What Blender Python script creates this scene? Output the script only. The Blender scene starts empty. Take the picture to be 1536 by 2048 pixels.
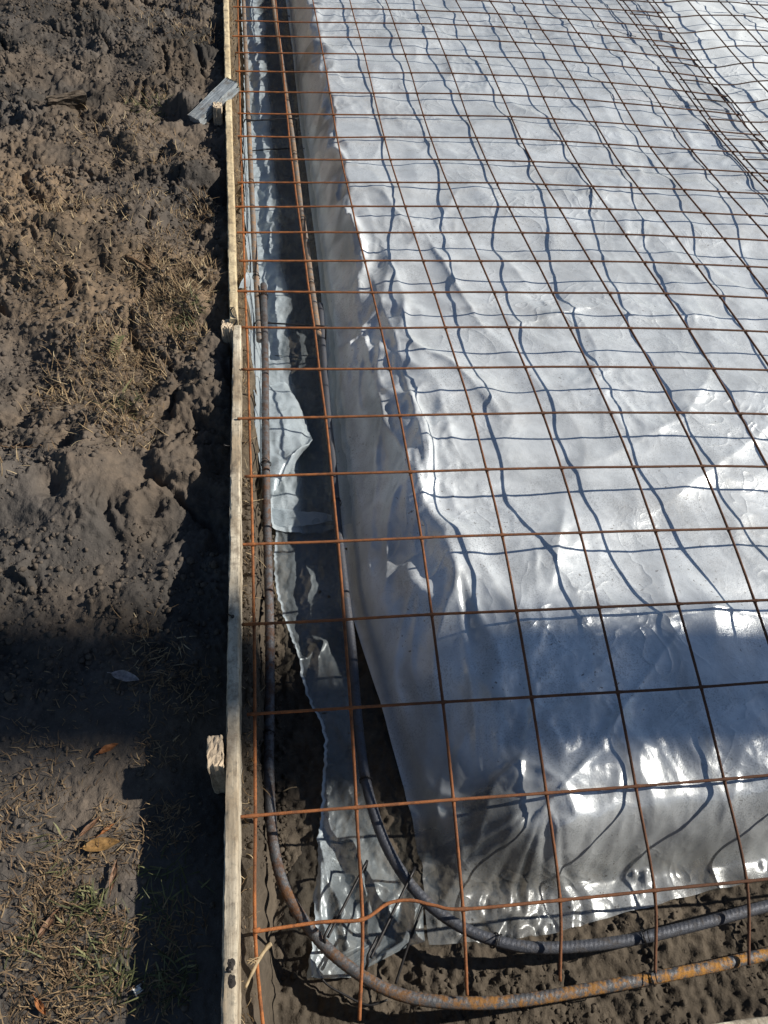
import bpy, bmesh, math, random
import numpy as np
from mathutils import Vector, Matrix

random.seed(7)
RNG = np.random.default_rng(11)
scene = bpy.context.scene
COL = scene.collection

# ------------------------------------------------------------------ camera
CAM_POS = (0.0194, -0.3449, 1.5364)
CAM_ROT = (math.radians(40.139), math.radians(-5.394), math.radians(-7.301))
FOCAL_PX = 1602.9                       # for a picture 1536 x 2048
cam_data = bpy.data.cameras.new('camera')
cam = bpy.data.objects.new('camera', cam_data)
COL.objects.link(cam)
cam.location = CAM_POS
cam.rotation_euler = CAM_ROT
cam_data.sensor_fit = 'VERTICAL'
cam_data.sensor_height = 24.0
cam_data.lens = 24.0 * FOCAL_PX / 2048.0
cam_data.clip_start = 0.02
cam_data.clip_end = 500
scene.camera = cam
CAM_R = np.array(Matrix(cam.rotation_euler.to_matrix()))
CAM_C = np.array(CAM_POS)


def at(px, py, z=0.0):
    """world point at height z that a measured photo position looks at"""
    v = CAM_R @ np.array([(px - 768) / FOCAL_PX, -(py - 1024) / FOCAL_PX, -1.0])
    return CAM_C + v * (z - CAM_C[2]) / v[2]


# ------------------------------------------------------------------ light
SUN_EL = math.radians(37)
SUN_AZ = math.radians(-1.5)             # from +X towards +Y
world = bpy.data.worlds.new('World')
scene.world = world
world.use_nodes = True
wn = world.node_tree
bg = wn.nodes['Background']
sky = wn.nodes.new('ShaderNodeTexSky')
sky.sky_type = 'NISHITA'
sky.sun_disc = False
sky.sun_elevation = SUN_EL
sky.sun_rotation = math.radians(90) - SUN_AZ
sky.air_density = 1.0
sky.dust_density = 0.3
sky.ozone_density = 1.4
wn.links.new(sky.outputs[0], bg.inputs[0])
bg.inputs[1].default_value = 0.052

sun_data = bpy.data.lights.new('sun', 'SUN')
sun_data.energy = 5.0
sun_data.angle = math.radians(0.53)
sun_data.color = (1.0, 0.925, 0.81)
sun = bpy.data.objects.new('sun', sun_data)
COL.objects.link(sun)
sun_dir = Vector((math.cos(SUN_EL) * math.cos(SUN_AZ), math.cos(SUN_EL) * math.sin(SUN_AZ), math.sin(SUN_EL)))
sun.rotation_euler = sun_dir.to_track_quat('Z', 'Y').to_euler()
sun.location = sun_dir * 30
scene.view_settings.view_transform = 'Standard'
scene.view_settings.look = 'None'
scene.view_settings.gamma = 1.0
scene.view_settings.exposure = 0.42
scene.cycles.max_bounces = 8
scene.cycles.transparent_max_bounces = 16
scene.cycles.caustics_reflective = False
scene.cycles.caustics_refractive = False

# ------------------------------------------------------------------ helpers


def link(name, me, mat=None, parent=None):
    o = bpy.data.objects.new(name, me)
    COL.objects.link(o)
    if mat is not None:
        me.materials.append(mat)
    if parent is not None:
        o.parent = parent
    return o


def empty(name, loc=(0, 0, 0)):
    o = bpy.data.objects.new(name, None)
    COL.objects.link(o)
    o.location = loc
    o.empty_display_size = 0.05
    return o


def tag(o, label=None, cat=None, group=None, kind=None):
    if label:
        o['label'] = label
    if cat:
        o['category'] = cat
    if group:
        o['group'] = group
    if kind:
        o['kind'] = kind
    return o


def mesh_np(name, V, F, smooth=True):
    """V (n,3) array, F (m,4) or (m,3) array"""
    V = np.asarray(V, dtype=np.float32)
    F = np.asarray(F, dtype=np.int32)
    me = bpy.data.meshes.new(name)
    k = F.shape[1]
    me.vertices.add(len(V))
    me.vertices.foreach_set('co', V.ravel())
    me.loops.add(F.size)
    me.loops.foreach_set('vertex_index', F.ravel())
    me.polygons.add(len(F))
    me.polygons.foreach_set('loop_start', np.arange(0, F.size, k, dtype=np.int32))
    me.polygons.foreach_set('loop_total', np.full(len(F), k, dtype=np.int32))
    me.update(calc_edges=True)
    me.validate()
    if smooth:
        me.polygons.foreach_set('use_smooth', np.ones(len(me.polygons), dtype=bool))
    return me


def set_attr(me, name, vals):
    a = me.attributes.new(name, 'FLOAT', 'POINT')
    a.data.foreach_set('value', np.asarray(vals, dtype=np.float32).ravel())


def grid_faces(n, m, mask=None):
    i, j = np.meshgrid(np.arange(n - 1), np.arange(m - 1), indexing='ij')
    a = i * m + j
    F = np.stack([a, a + m, a + m + 1, a + 1], -1).reshape(-1, 4)
    if mask is not None:
        F = F[mask.reshape(-1)]
    return F


def smooth(a, b, x):
    t = np.clip((x - a) / (b - a), 0, 1)
    return t * t * (3 - 2 * t)


def perlin(x, y, seed=0):
    xi = np.floor(x).astype(np.int64)
    yi = np.floor(y).astype(np.int64)
    xf = x - xi
    yf = y - yi

    def g(ix, iy):
        h = (ix * 374761393 + iy * 668265263 + seed * 974634533) & 0x7fffffff
        h = ((h ^ (h >> 13)) * 1274126177) & 0x7fffffff
        h = (h ^ (h >> 16)) & 0xffff
        a = h / 65536.0 * 2 * np.pi
        return np.cos(a), np.sin(a)
    u = xf * xf * xf * (xf * (xf * 6 - 15) + 10)
    v = yf * yf * yf * (yf * (yf * 6 - 15) + 10)

    def d(ix, iy, dx, dy):
        gx, gy = g(ix, iy)
        return gx * dx + gy * dy
    n00 = d(xi, yi, xf, yf)
    n10 = d(xi + 1, yi, xf - 1, yf)
    n01 = d(xi, yi + 1, xf, yf - 1)
    n11 = d(xi + 1, yi + 1, xf - 1, yf - 1)
    return 1.5 * ((n00 * (1 - u) + n10 * u) * (1 - v) + (n01 * (1 - u) + n11 * u) * v)


def fbm(x, y, seed=0, oct=4, gain=0.5):
    s = 0
    a = 1.0
    for k in range(oct):
        s = s + a * perlin(x * 2 ** k, y * 2 ** k, seed + k * 17)
        a *= gain
    return s


def worley(x, y, seed=0):
    """distance to the nearest and second nearest jittered point, and a random per cell"""
    xi = np.floor(x).astype(np.int64)
    yi = np.floor(y).astype(np.int64)
    f1 = np.full(x.shape, 9.0)
    f2 = np.full(x.shape, 9.0)
    rr = np.zeros(x.shape)
    for dx in (-1, 0, 1):
        for dy in (-1, 0, 1):
            ix = xi + dx
            iy = yi + dy
            h = (ix * 374761393 + iy * 668265263 + seed * 974634533) & 0x7fffffff
            h = ((h ^ (h >> 13)) * 1274126177) & 0x7fffffff
            h2 = ((h ^ (h >> 15)) * 2246822519) & 0x7fffffff
            h3 = ((h2 ^ (h2 >> 13)) * 3266489917) & 0x7fffffff
            pxx = ix + (h & 0xffff) / 65536.0
            pyy = iy + (h2 & 0xffff) / 65536.0
            d = np.hypot(x - pxx, y - pyy)
            near = d < f1
            f2 = np.where(near, f1, np.minimum(f2, d))
            rr = np.where(near, (h3 & 0xffff) / 65536.0, rr)
            f1 = np.where(near, d, f1)
    return f1, f2, rr


def poly_dist(X, Y, P):
    """distance to a polyline and signed side, P list of (x, y)"""
    best = np.full(X.shape, 1e9)
    side = np.zeros(X.shape)
    tt = np.zeros(X.shape)
    n = len(P) - 1
    for k in range(n):
        ax, ay = P[k][:2]
        bx, by = P[k + 1][:2]
        dx, dy = bx - ax, by - ay
        L2 = dx * dx + dy * dy + 1e-12
        t = np.clip(((X - ax) * dx + (Y - ay) * dy) / L2, 0, 1)
        d = np.hypot(X - ax - t * dx, Y - ay - t * dy)
        s = (X - ax) * dy - (Y - ay) * dx
        m = d < best
        best = np.where(m, d, best)
        side = np.where(m, s, side)
        tt = np.where(m, (k + t) / n, tt)
    return best, side, tt


def catmull(P, step):
    """resample control points (n,3) as a smooth curve with the given step"""
    P = np.asarray(P, dtype=float)
    P = np.vstack([2 * P[0] - P[1], P, 2 * P[-1] - P[-2]])
    out = []
    for k in range(1, len(P) - 2):
        p0, p1, p2, p3 = P[k - 1], P[k], P[k + 1], P[k + 2]
        n = max(2, int(np.ceil(np.linalg.norm(p2 - p1) / step)))
        t = np.linspace(0, 1, n, endpoint=False)[:, None]
        out.append(0.5 * ((2 * p1) + (-p0 + p2) * t + (2 * p0 - 5 * p1 + 4 * p2 - p3) * t ** 2 + (-p0 + 3 * p1 - 3 * p2 + p3) * t ** 3))
    out.append(P[-2][None])
    return np.vstack(out)


def frames(P):
    T = np.gradient(P, axis=0)
    T /= np.linalg.norm(T, axis=1)[:, None] + 1e-12
    up = np.array([0, 0, 1.0]) if abs(T[0][2]) < 0.9 else np.array([1.0, 0, 0])
    N = np.zeros_like(P)
    n = up - T[0] * np.dot(up, T[0])
    n /= np.linalg.norm(n)
    for k in range(len(P)):
        n = n - T[k] * np.dot(n, T[k])
        n /= np.linalg.norm(n) + 1e-12
        N[k] = n
    B = np.cross(T, N)
    return T, N, B


def tube_arrays(P, r, sides=8, radf=None, caps=True):
    """P (n,3); r scalar or (n,); radf(s, ang) extra radius"""
    P = np.asarray(P, dtype=float)
    T, N, B = frames(P)
    n = len(P)
    ang = np.linspace(0, 2 * np.pi, sides, endpoint=False)
    s = np.concatenate([[0], np.cumsum(np.linalg.norm(np.diff(P, axis=0), axis=1))])
    rr = np.broadcast_to(np.asarray(r, dtype=float), (n,))[:, None] * np.ones((1, sides))
    if radf is not None:
        rr = rr + radf(s[:, None], ang[None, :])
    V = P[:, None, :] + rr[..., None] * (np.cos(ang)[None, :, None] * N[:, None, :] + np.sin(ang)[None, :, None] * B[:, None, :])
    V = V.reshape(-1, 3)
    i, j = np.meshgrid(np.arange(n - 1), np.arange(sides), indexing='ij')
    a = i * sides + j
    b = i * sides + (j + 1) % sides
    F = np.stack([a, b, b + sides, a + sides], -1).reshape(-1, 4)
    if caps:
        V = np.vstack([V, P[0] - T[0] * 0.0004, P[-1] + T[-1] * 0.0004])
        c0, c1 = n * sides, n * sides + 1
        jj = np.arange(0, sides, 2)
        f0 = np.stack([np.full(len(jj), c0), (jj + 2) % sides, (jj + 1) % sides, jj], -1)
        o = (n - 1) * sides
        f1 = np.stack([np.full(len(jj), c1), o + jj, o + (jj + 1) % sides, o + (jj + 2) % sides], -1)
        F = np.vstack([F, f0, f1])
    return V, F


class MB:
    def __init__(self):
        self.V = []
        self.F = []
        self.A = []
        self.n = 0

    def add(self, V, F, a=0.0):
        V = np.asarray(V, dtype=float)
        F = np.asarray(F)
        if F.shape[1] == 3:
            raise ValueError
        self.V.append(V)
        self.F.append(F + self.n)
        self.A.append(np.broadcast_to(np.asarray(a, dtype=float), (len(V),)))
        self.n += len(V)

    def tube(self, P, r, sides=8, a=0.0, radf=None):
        self.add(*tube_arrays(P, r, sides, radf), a)

    def build(self, name, mat, parent=None, sm=True, attr=None):
        me = mesh_np(name, np.vstack(self.V), np.vstack(self.F), sm)
        if attr and len(me.vertices) == self.n:
            set_attr(me, attr, np.concatenate(self.A))
        return link(name, me, mat, parent)


# ------------------------------------------------------------------ materials
class Nodes:
    def __init__(self, name):
        self.mat = bpy.data.materials.new(name)
        self.mat.use_nodes = True
        self.t = self.mat.node_tree
        self.b = self.t.nodes['Principled BSDF']
        self.out = self.t.nodes['Material Output']

    def n(self, typ, **kw):
        nd = self.t.nodes.new(typ)
        for k, v in kw.items():
            setattr(nd, k, v)
        return nd

    def l(self, a, b):
        self.t.links.new(a, b)

    def coord(self, scale=(1, 1, 1), rot=(0, 0, 0)):
        c = self.n('ShaderNodeTexCoord')
        m = self.n('ShaderNodeMapping')
        m.inputs['Scale'].default_value = scale
        m.inputs['Rotation'].default_value = rot
        self.l(c.outputs['Object'], m.inputs[0])
        return m.outputs[0]

    def noise(self, vec, scale, detail=4, rough=0.55, dist=0.0):
        x = self.n('ShaderNodeTexNoise')
        x.inputs['Scale'].default_value = scale
        x.inputs['Detail'].default_value = detail
        x.inputs['Roughness'].default_value = rough
        x.inputs['Distortion'].default_value = dist
        self.l(vec, x.inputs['Vector'])
        return x.outputs['Fac']

    def ramp(self, fac, stops):
        r = self.n('ShaderNodeValToRGB')
        el = r.color_ramp.elements
        while len(el) < len(stops):
            el.new(0.5)
        for e, (p, c) in zip(el, stops):
            e.position = p
            e.color = (c, c, c, 1) if isinstance(c, (int, float)) else (*c, 1)
        self.l(fac, r.inputs[0])
        return r.outputs[0]

    def mix(self, fac, a, b, mode='MIX'):
        m = self.n('ShaderNodeMix', data_type='RGBA', blend_type=mode)
        for s, v in ((0, fac), (6, a), (7, b)):
            if isinstance(v, (int, float)):
                m.inputs[s].default_value = v if s == 0 else (v, v, v, 1)
            elif isinstance(v, tuple):
                m.inputs[s].default_value = (*v, 1)
            else:
                self.l(v, m.inputs[s])
        return m.outputs[2]

    def math(self, op, a, b=None, clamp=False):
        m = self.n('ShaderNodeMath', operation=op, use_clamp=clamp)
        for s, v in ((0, a), (1, b)):
            if v is None:
                continue
            if isinstance(v, (int, float)):
                m.inputs[s].default_value = v
            else:
                self.l(v, m.inputs[s])
        return m.outputs[0]

    def attr(self, name):
        a = self.n('ShaderNodeAttribute', attribute_name=name)
        return a.outputs['Fac']

    def bump(self, h, strength=0.3, dist=0.01, normal=None):
        b = self.n('ShaderNodeBump')
        b.inputs['Strength'].default_value = strength
        b.inputs['Distance'].default_value = dist
        self.l(h, b.inputs['Height'])
        if normal is not None:
            self.l(normal, b.inputs['Normal'])
        return b.outputs[0]

    def set(self, **kw):
        names = dict(col='Base Color', rough='Roughness', metal='Metallic', normal='Normal', spec='Specular IOR Level', coat='Coat Weight',
                     coatr='Coat Roughness', alpha='Alpha', trans='Transmission Weight')
        for k, v in kw.items():
            s = self.b.inputs[names[k]]
            if isinstance(v, tuple):
                s.default_value = (*v, 1)
            elif isinstance(v, (int, float)):
                s.default_value = v
            else:
                self.l(v, s)
        return self.mat


def mat_soil(name, dark, mid, dry):
    m = Nodes(name)
    c = m.coord()
    n1 = m.noise(c, 2.3, 6, 0.6)
    n2 = m.noise(c, 28, 5, 0.65)
    n3 = m.noise(c, 190, 3, 0.6)
    a = m.mix(m.ramp(n1, [(0.35, 0.0), (0.62, 1.0)]), dark, mid)
    f = m.math('MULTIPLY', m.attr('dry'), m.ramp(n2, [(0.2, 0.35), (0.6, 1.0)]), True)
    a = m.mix(f, a, dry)
    a = m.mix(0.6, a, m.ramp(n2, [(0.25, 0.42), (0.7, 1.0)]), 'MULTIPLY')
    a = m.mix(m.ramp(n3, [(0.62, 0.0), (0.75, 0.28)]), a, (0.26, 0.22, 0.18))
    bm_ = m.bump(n3, 0.5, 0.004)
    bm_ = m.bump(n2, 0.5, 0.012, bm_)
    return m.set(col=a, rough=0.95, spec=0.12, normal=bm_)


def mat_film(name, milky, clearmul, rough=0.32, metal=0.25, mott=0.5):
    m = Nodes(name)
    c = m.coord()
    n1 = m.noise(c, 3.1, 6, 0.62, 0.6)
    n2 = m.noise(c, 17, 6, 0.65, 0.4)
    n3 = m.noise(c, 260, 2, 0.5)
    n4 = m.noise(c, 60, 4, 0.6)
    dark = tuple(v * 0.66 for v in milky)
    blot = m.ramp(n1, [(0.36, 0.0), (0.60, 1.0)])
    blot2 = m.ramp(n2, [(0.40, 0.0), (0.58, 1.0)])
    k = m.math('ADD', m.math('MULTIPLY', blot, 0.6), m.math('MULTIPLY', blot2, 0.4))
    k = m.math('MULTIPLY', m.math('SUBTRACT', 1.0, k), mott)
    col = m.mix(k, milky, dark)
    stip = m.math('MULTIPLY', m.ramp(n3, [(0.52, 0.0), (0.60, 1.0)]), m.ramp(m.noise(c, 5.5, 6, 0.7, 0.5), [(0.42, 0.0), (0.60, 0.62)]))
    col = m.mix(stip, col, tuple(v * 0.5 for v in milky))
    speck = m.ramp(m.noise(c, 95, 3, 0.6), [(0.645, 0.0), (0.69, 0.8)])
    speck = m.math('MULTIPLY', speck, m.ramp(n1, [(0.48, 0.0), (0.60, 1.0)]))
    col = m.mix(speck, col, (0.12, 0.10, 0.085))
    r = m.math('ADD', m.math('MULTIPLY', n2, 0.22), rough - 0.08)
    dust = m.math('MULTIPLY', m.ramp(m.noise(c, 1.7, 5, 0.7), [(0.52, 0.0), (0.72, 0.30)]), m.ramp(n4, [(0.35, 0.2), (0.6, 1.0)]))
    col = m.mix(dust, col, (0.27, 0.23, 0.19))

    def crease(scale, dist, pw, th):
        a_ = m.noise(c, scale, 2, 0.45, dist)
        a_ = m.math('SUBTRACT', 1.0, m.math('MULTIPLY', m.math('ABSOLUTE', m.math('SUBTRACT', a_, 0.5)), 5.0), True)
        a_ = m.math('POWER', a_, pw)
        g_ = m.ramp(m.noise(c, scale * 0.31, 3, 0.6), [(th, 0.0), (th + 0.14, 1.0)])
        return m.math('MULTIPLY', a_, g_)
    bmp = m.bump(n3, 0.10, 0.003)
    bmp = m.bump(n2, 0.14, 0.012, bmp)
    bmp = m.bump(crease(8, 0.8, 3.0, 0.50), 0.20, 0.010, bmp)
    bmp = m.bump(crease(23, 1.2, 4.0, 0.56), 0.14, 0.005, bmp)
    bmp = m.bump(crease(4, 1.6, 9.0, 0.47), 0.22, 0.012, bmp)
    m.set(col=col, rough=r, metal=m.math('MULTIPLY', m.math('SUBTRACT', 1.0, m.attr('loose'), True), metal), spec=0.5, normal=bmp)
    tr = m.n('ShaderNodeBsdfTransparent')
    tr.inputs[0].default_value = (0.86, 0.90, 0.93, 1)
    mx = m.n('ShaderNodeMixShader')
    fac = m.math('MULTIPLY', m.attr('clear'), clearmul, True)
    m.l(fac, mx.inputs[0])
    m.l(m.b.outputs[0], mx.inputs[1])
    m.l(tr.outputs[0], mx.inputs[2])
    m.l(mx.outputs[0], m.out.inputs[0])
    return m.mat


def mat_rust(name, bright, dark, steel=None, steel_amt=0.0, lo=0.38, hi=0.62, backlit_or_rust=None):
    m = Nodes(name)
    c = m.coord()
    n0 = m.noise(c, 3.0, 3, 0.6)
    n1 = m.noise(c, 45, 5, 0.7)
    n2 = m.noise(c, 400, 3, 0.6)
    a = m.mix(m.ramp(n0, [(lo, 0.0), (hi, 1.0)]), dark, bright)
    a = m.mix(m.ramp(n1, [(0.42, 0.0), (0.62, 0.75)]), a, dark)
    if backlit_or_rust:  # colour drifts towards +X: painted backlit look on wires, yellower rust on bar
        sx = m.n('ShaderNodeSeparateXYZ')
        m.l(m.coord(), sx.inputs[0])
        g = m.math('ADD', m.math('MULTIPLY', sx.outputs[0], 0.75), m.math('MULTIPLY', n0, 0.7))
        a = m.mix(m.ramp(g, [(0.42, 0.0), (1.1, 0.85)]), a, backlit_or_rust)
    metal = 0.0
    rough = 0.85
    if steel:
        sm = m.math('MULTIPLY', m.ramp(m.noise(m.coord(), 55, 6, 0.75), [(0.5 - steel_amt * 0.25, 0.0), (0.62 - steel_amt * 0.2, 1.0)]), 1.0)
        a = m.mix(sm, a, steel)
        metal = m.math('MULTIPLY', sm, 0.35)
        rough = m.math('SUBTRACT', 0.82, m.math('MULTIPLY', sm, 0.32))
    a = m.mix(0.5, a, m.ramp(n2, [(0.3, 0.5), (0.7, 1.3)]), 'MULTIPLY')
    return m.set(col=a, rough=rough, metal=metal, spec=0.3, normal=m.bump(n2, 0.5, 0.002))


def mat_wood(name, base, dark, stain, scale=(45, 2.2, 45), extra=None):
    m = Nodes(name)
    c = m.coord(scale)
    c1 = m.coord()
    g = m.noise(c, 1.0, 6, 0.65, 0.8)
    g2 = m.noise(c, 5.0, 4, 0.6)
    s = m.noise(c1, 4.5, 5, 0.6)
    f = m.noise(c1, 130, 4, 0.7)
    a = m.mix(m.ramp(g, [(0.38, 0.0), (0.62, 1.0)]), dark, base)
    a = m.mix(m.ramp(s, [(0.44, 0.0), (0.62, 0.8)]), a, stain)
    mud = m.noise(c1, 26, 5, 0.7)
    a = m.mix(m.ramp(mud, [(0.50, 0.0), (0.66, 0.7)]), a, (0.13, 0.10, 0.075))
    a = m.mix(m.ramp(f, [(0.53, 0.0), (0.66, 0.65)]), a, tuple(v * 0.35 for v in base))
    if extra:
        e = m.noise(m.coord((30, 6, 30)), 1.0, 4, 0.7)
        a = m.mix(m.ramp(e, [(0.66, 0.0), (0.72, 0.85)]), a, extra)
    b = m.bump(g2, 0.35, 0.003)
    b = m.bump(f, 0.3, 0.002, b)
    return m.set(col=a, rough=0.85, spec=0.2, normal=b)


def mat_plain(name, col, rough=0.8, var=0.4, scale=40, metal=0.0, attr=None, stops=None):
    m = Nodes(name)
    n = m.noise(m.coord(), scale, 5, 0.65)
    if attr:
        a = m.ramp(m.attr(attr), stops)
        a = m.mix(var, a, m.ramp(n, [(0.3, 0.45), (0.7, 1.2)]), 'MULTIPLY')
    else:
        a = m.mix(m.ramp(n, [(0.35, 0.0), (0.65, 1.0)]), tuple(v * (1 - var) for v in col), col)
    return m.set(col=a, rough=rough, metal=metal, spec=0.3, normal=m.bump(n, 0.3, 0.003))


M_soil = mat_soil('spoil_soil', (0.046, 0.043, 0.040), (0.110, 0.100, 0.092), (0.215, 0.158, 0.107))
M_floor = mat_soil('trench_soil', (0.050, 0.043, 0.036), (0.102, 0.086, 0.069), (0.15, 0.12, 0.085))
M_film = mat_film('milky_film', (0.69, 0.735, 0.77), 0.9, 0.29, 0.34, 0.8)
M_white = mat_film('white_film', (0.76, 0.81, 0.84), 0.2, 0.34, 0.05, 0.35)
M_clear = mat_film('clear_film', (0.47, 0.545, 0.60), 1.0, 0.30, 0.15, 0.5)
M_wire = mat_rust('mesh_rust', (0.34, 0.125, 0.042), (0.115, 0.050, 0.026), lo=0.30, hi=0.52, backlit_or_rust=(0.085, 0.045, 0.030))  # wires darken to the right, a backlit look painted into the rust
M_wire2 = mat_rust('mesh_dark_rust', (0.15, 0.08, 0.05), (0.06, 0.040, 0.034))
M_bar_rust = mat_rust('bar_rust', (0.14, 0.068, 0.035), (0.06, 0.045, 0.04), (0.11, 0.115, 0.125), 0.30, 0.34, 0.68, (0.46, 0.22, 0.04))
M_bar_steel = mat_rust('bar_mill_scale', (0.105, 0.085, 0.07), (0.05, 0.05, 0.055), (0.075, 0.082, 0.10), 0.6)
M_bar_brown = mat_rust('bar_brown', (0.30, 0.19, 0.11), (0.17, 0.125, 0.095), (0.22, 0.21, 0.20), 0.2)
M_black = mat_plain('annealed_wire', (0.035, 0.034, 0.036), 0.45, 0.4, 60, 0.5)
M_wood_near = mat_wood('weathered_timber', (0.55, 0.50, 0.40), (0.30, 0.26, 0.20), (0.27, 0.21, 0.14), extra=(0.27, 0.30, 0.31))
M_wood_far = mat_wood('sawn_timber', (0.66, 0.57, 0.385), (0.48, 0.39, 0.25), (0.42, 0.33, 0.20))
M_stake = mat_wood('stake_timber', (0.60, 0.50, 0.37), (0.42, 0.34, 0.25), (0.45, 0.36, 0.26), (30, 30, 4))
M_paint = mat_wood('grey_painted_timber', (0.33, 0.37, 0.40), (0.22, 0.25, 0.275), (0.27, 0.29, 0.30), (6, 6, 30))

# ------------------------------------------------------------------ measured shape of the wire sheet (offsets in mm from a 200 mm grid)
NODES = "-18,18,-83 -11,15,-51 -6,12,-18 -2,10,13 0,9,40 2,8,57 2,8,62 2,7,60 1,7,51 1,6,36 0,4,16 -1,3,-1 -1,2,-18 -1,2,-32 -1,1,-42 -1,1,-45 0,1,-40 1,1,-34 2,1,-28 3,1,-25 3,1,-24 4,0,-25 4,0,-28 5,0,-30 6,0,-31;-19,21,-98 -12,16,-60 -6,12,-22 -3,9,13 0,7,41 1,6,58 2,6,63 1,5,59 1,4,49 0,4,36 0,3,19 -1,2,3 -1,1,-12 -1,0,-26 -1,0,-36 -1,0,-40 0,0,-36 1,0,-28 2,0,-21 2,0,-17 3,0,-16 3,-1,-18 4,-1,-21 5,-1,-22 6,-1,-24;-21,22,-114 -12,16,-68 -6,11,-26 -3,8,13 0,5,42 1,4,60 2,4,65 2,3,61 1,3,51 1,2,38 0,1,23 -1,1,8 -1,0,-6 -1,-1,-19 -1,-1,-29 -1,-1,-33 0,-1,-29 1,-1,-21 2,-1,-13 2,-1,-9 3,-1,-8 3,-2,-10 4,-2,-13 5,-2,-15 6,-2,-17;-23,21,-126 -13,14,-76 -7,9,-29 -3,5,11 0,3,43 1,2,62 2,2,68 2,2,63 1,1,53 1,1,40 0,0,26 -1,-1,12 -1,-1,-1 -1,-2,-13 -1,-2,-22 -1,-2,-25 0,-2,-22 0,-2,-14 1,-2,-6 2,-2,-1 3,-2,0 3,-2,-2 4,-2,-4 5,-2,-7 5,-2,-10;-23,19,-130 -14,11,-79 -7,6,-31 -3,2,10 0,1,42 2,0,62 2,0,69 2,0,64 1,0,54 1,-1,42 0,-1,29 -1,-2,16 -1,-2,3 -1,-2,-8 -1,-2,-16 -1,-3,-19 -1,-3,-15 0,-3,-7 1,-3,2 2,-3,7 3,-3,8 3,-3,6 4,-3,3 5,-3,-1 5,-3,-4;-23,15,-125 -14,8,-77 -7,3,-31 -3,0,8 0,-1,39 2,-2,60 2,-1,67 2,-1,63 1,-2,54 1,-2,43 0,-2,31 -1,-2,19 -1,-3,6 -1,-3,-5 -1,-3,-12 -1,-3,-13 -1,-3,-10 0,-3,-1 1,-3,8 2,-3,13 2,-3,14 3,-3,13 4,-4,9 5,-4,5 5,-4,0;-22,11,-111 -14,6,-69 -8,2,-30 -3,-1,5 0,-2,34 2,-2,54 2,-2,62 2,-2,60 1,-2,52 0,-2,43 -1,-2,32 -1,-3,20 -1,-3,8 -1,-4,-4 -1,-4,-11 -1,-4,-12 -1,-4,-7 0,-4,2 1,-4,11 2,-4,16 2,-4,18 3,-4,16 4,-4,13 5,-4,8 5,-4,4;-22,6,-92 -15,3,-59 -8,1,-26 -4,-1,3 0,-3,28 1,-3,45 2,-3,54 2,-3,54 2,-3,49 0,-3,41 -1,-3,31 -1,-3,20 -1,-4,7 -1,-5,-5 -1,-5,-14 -1,-5,-15 -1,-5,-8 0,-5,2 1,-5,12 2,-5,18 2,-5,19 3,-5,17 4,-5,14 5,-5,10 5,-5,6;-22,2,-73 -15,1,-47 -9,-1,-22 -4,-2,1 -1,-3,21 1,-4,35 2,-4,43 2,-4,45 1,-4,42 0,-4,35 -1,-4,26 -1,-5,16 -1,-5,5 -1,-6,-7 -1,-6,-17 -1,-6,-20 -1,-6,-14 0,-6,-1 1,-6,10 2,-6,15 2,-6,17 3,-6,15 4,-6,13 5,-6,10 5,-6,8;-22,-1,-53 -15,-2,-35 -9,-3,-17 -4,-4,0 -1,-4,14 1,-5,25 2,-5,32 2,-5,34 1,-5,32 0,-5,27 -1,-5,20 -1,-5,11 -1,-6,0 -1,-6,-10 -1,-6,-20 -1,-7,-24 -1,-6,-20 0,-7,-9 1,-7,3 1,-7,9 2,-7,12 3,-7,11 4,-7,10 5,-7,9 5,-7,9;-23,-4,-34 -16,-5,-23 -9,-5,-12 -5,-6,-1 -1,-6,8 1,-6,15 1,-6,20 1,-6,22 1,-6,21 0,-6,17 -1,-6,11 -1,-6,4 -1,-6,-5 -1,-6,-15 -1,-7,-23 -1,-7,-29 -1,-7,-27 0,-7,-18 1,-7,-8 1,-7,-1 1,-7,3 3,-7,5 4,-7,7 5,-7,9 5,-7,11;-23,-7,-16 -16,-7,-11 -10,-7,-6 -5,-8,-2 -1,-8,3 0,-7,6 1,-7,9 1,-7,10 0,-7,9 0,-7,7 -1,-7,2 -1,-7,-4 -1,-7,-12 -2,-7,-20 -1,-7,-28 -1,-8,-33 -2,-7,-34 -1,-7,-28 0,-7,-21 0,-8,-13 1,-8,-7 2,-8,-2 4,-8,3 5,-8,8 5,-8,13;-24,-10,2 -16,-10,1 -10,-10,-1 -5,-10,-2 -2,-9,-3 0,-9,-3 1,-9,-2 1,-9,-2 0,-8,-3 -1,-8,-4 -1,-8,-8 -1,-8,-13 -2,-8,-19 -2,-8,-26 -2,-8,-33 -2,-8,-38 -2,-8,-41 -1,-8,-39 0,-8,-34 0,-8,-27 1,-8,-19 2,-8,-10 4,-9,-2 5,-9,7 5,-9,15"
NZ = np.array([[[float(v) for v in c.split(',')] for c in row.split(' ')] for row in NODES.split(';')]) / 1000.0
NCOL, NROW0 = NZ.shape[:2]
EXTRA = 5
NZ = np.concatenate([NZ, np.repeat(NZ[:, -1:, :], EXTRA, axis=1)], axis=1)
NROW = NROW0 + EXTRA
GX, GY = np.meshgrid(np.arange(NCOL) * 0.2, np.arange(NROW) * 0.2, indexing='ij')
NODE = NZ + np.stack([GX, GY, GX * 0], -1)


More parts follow.
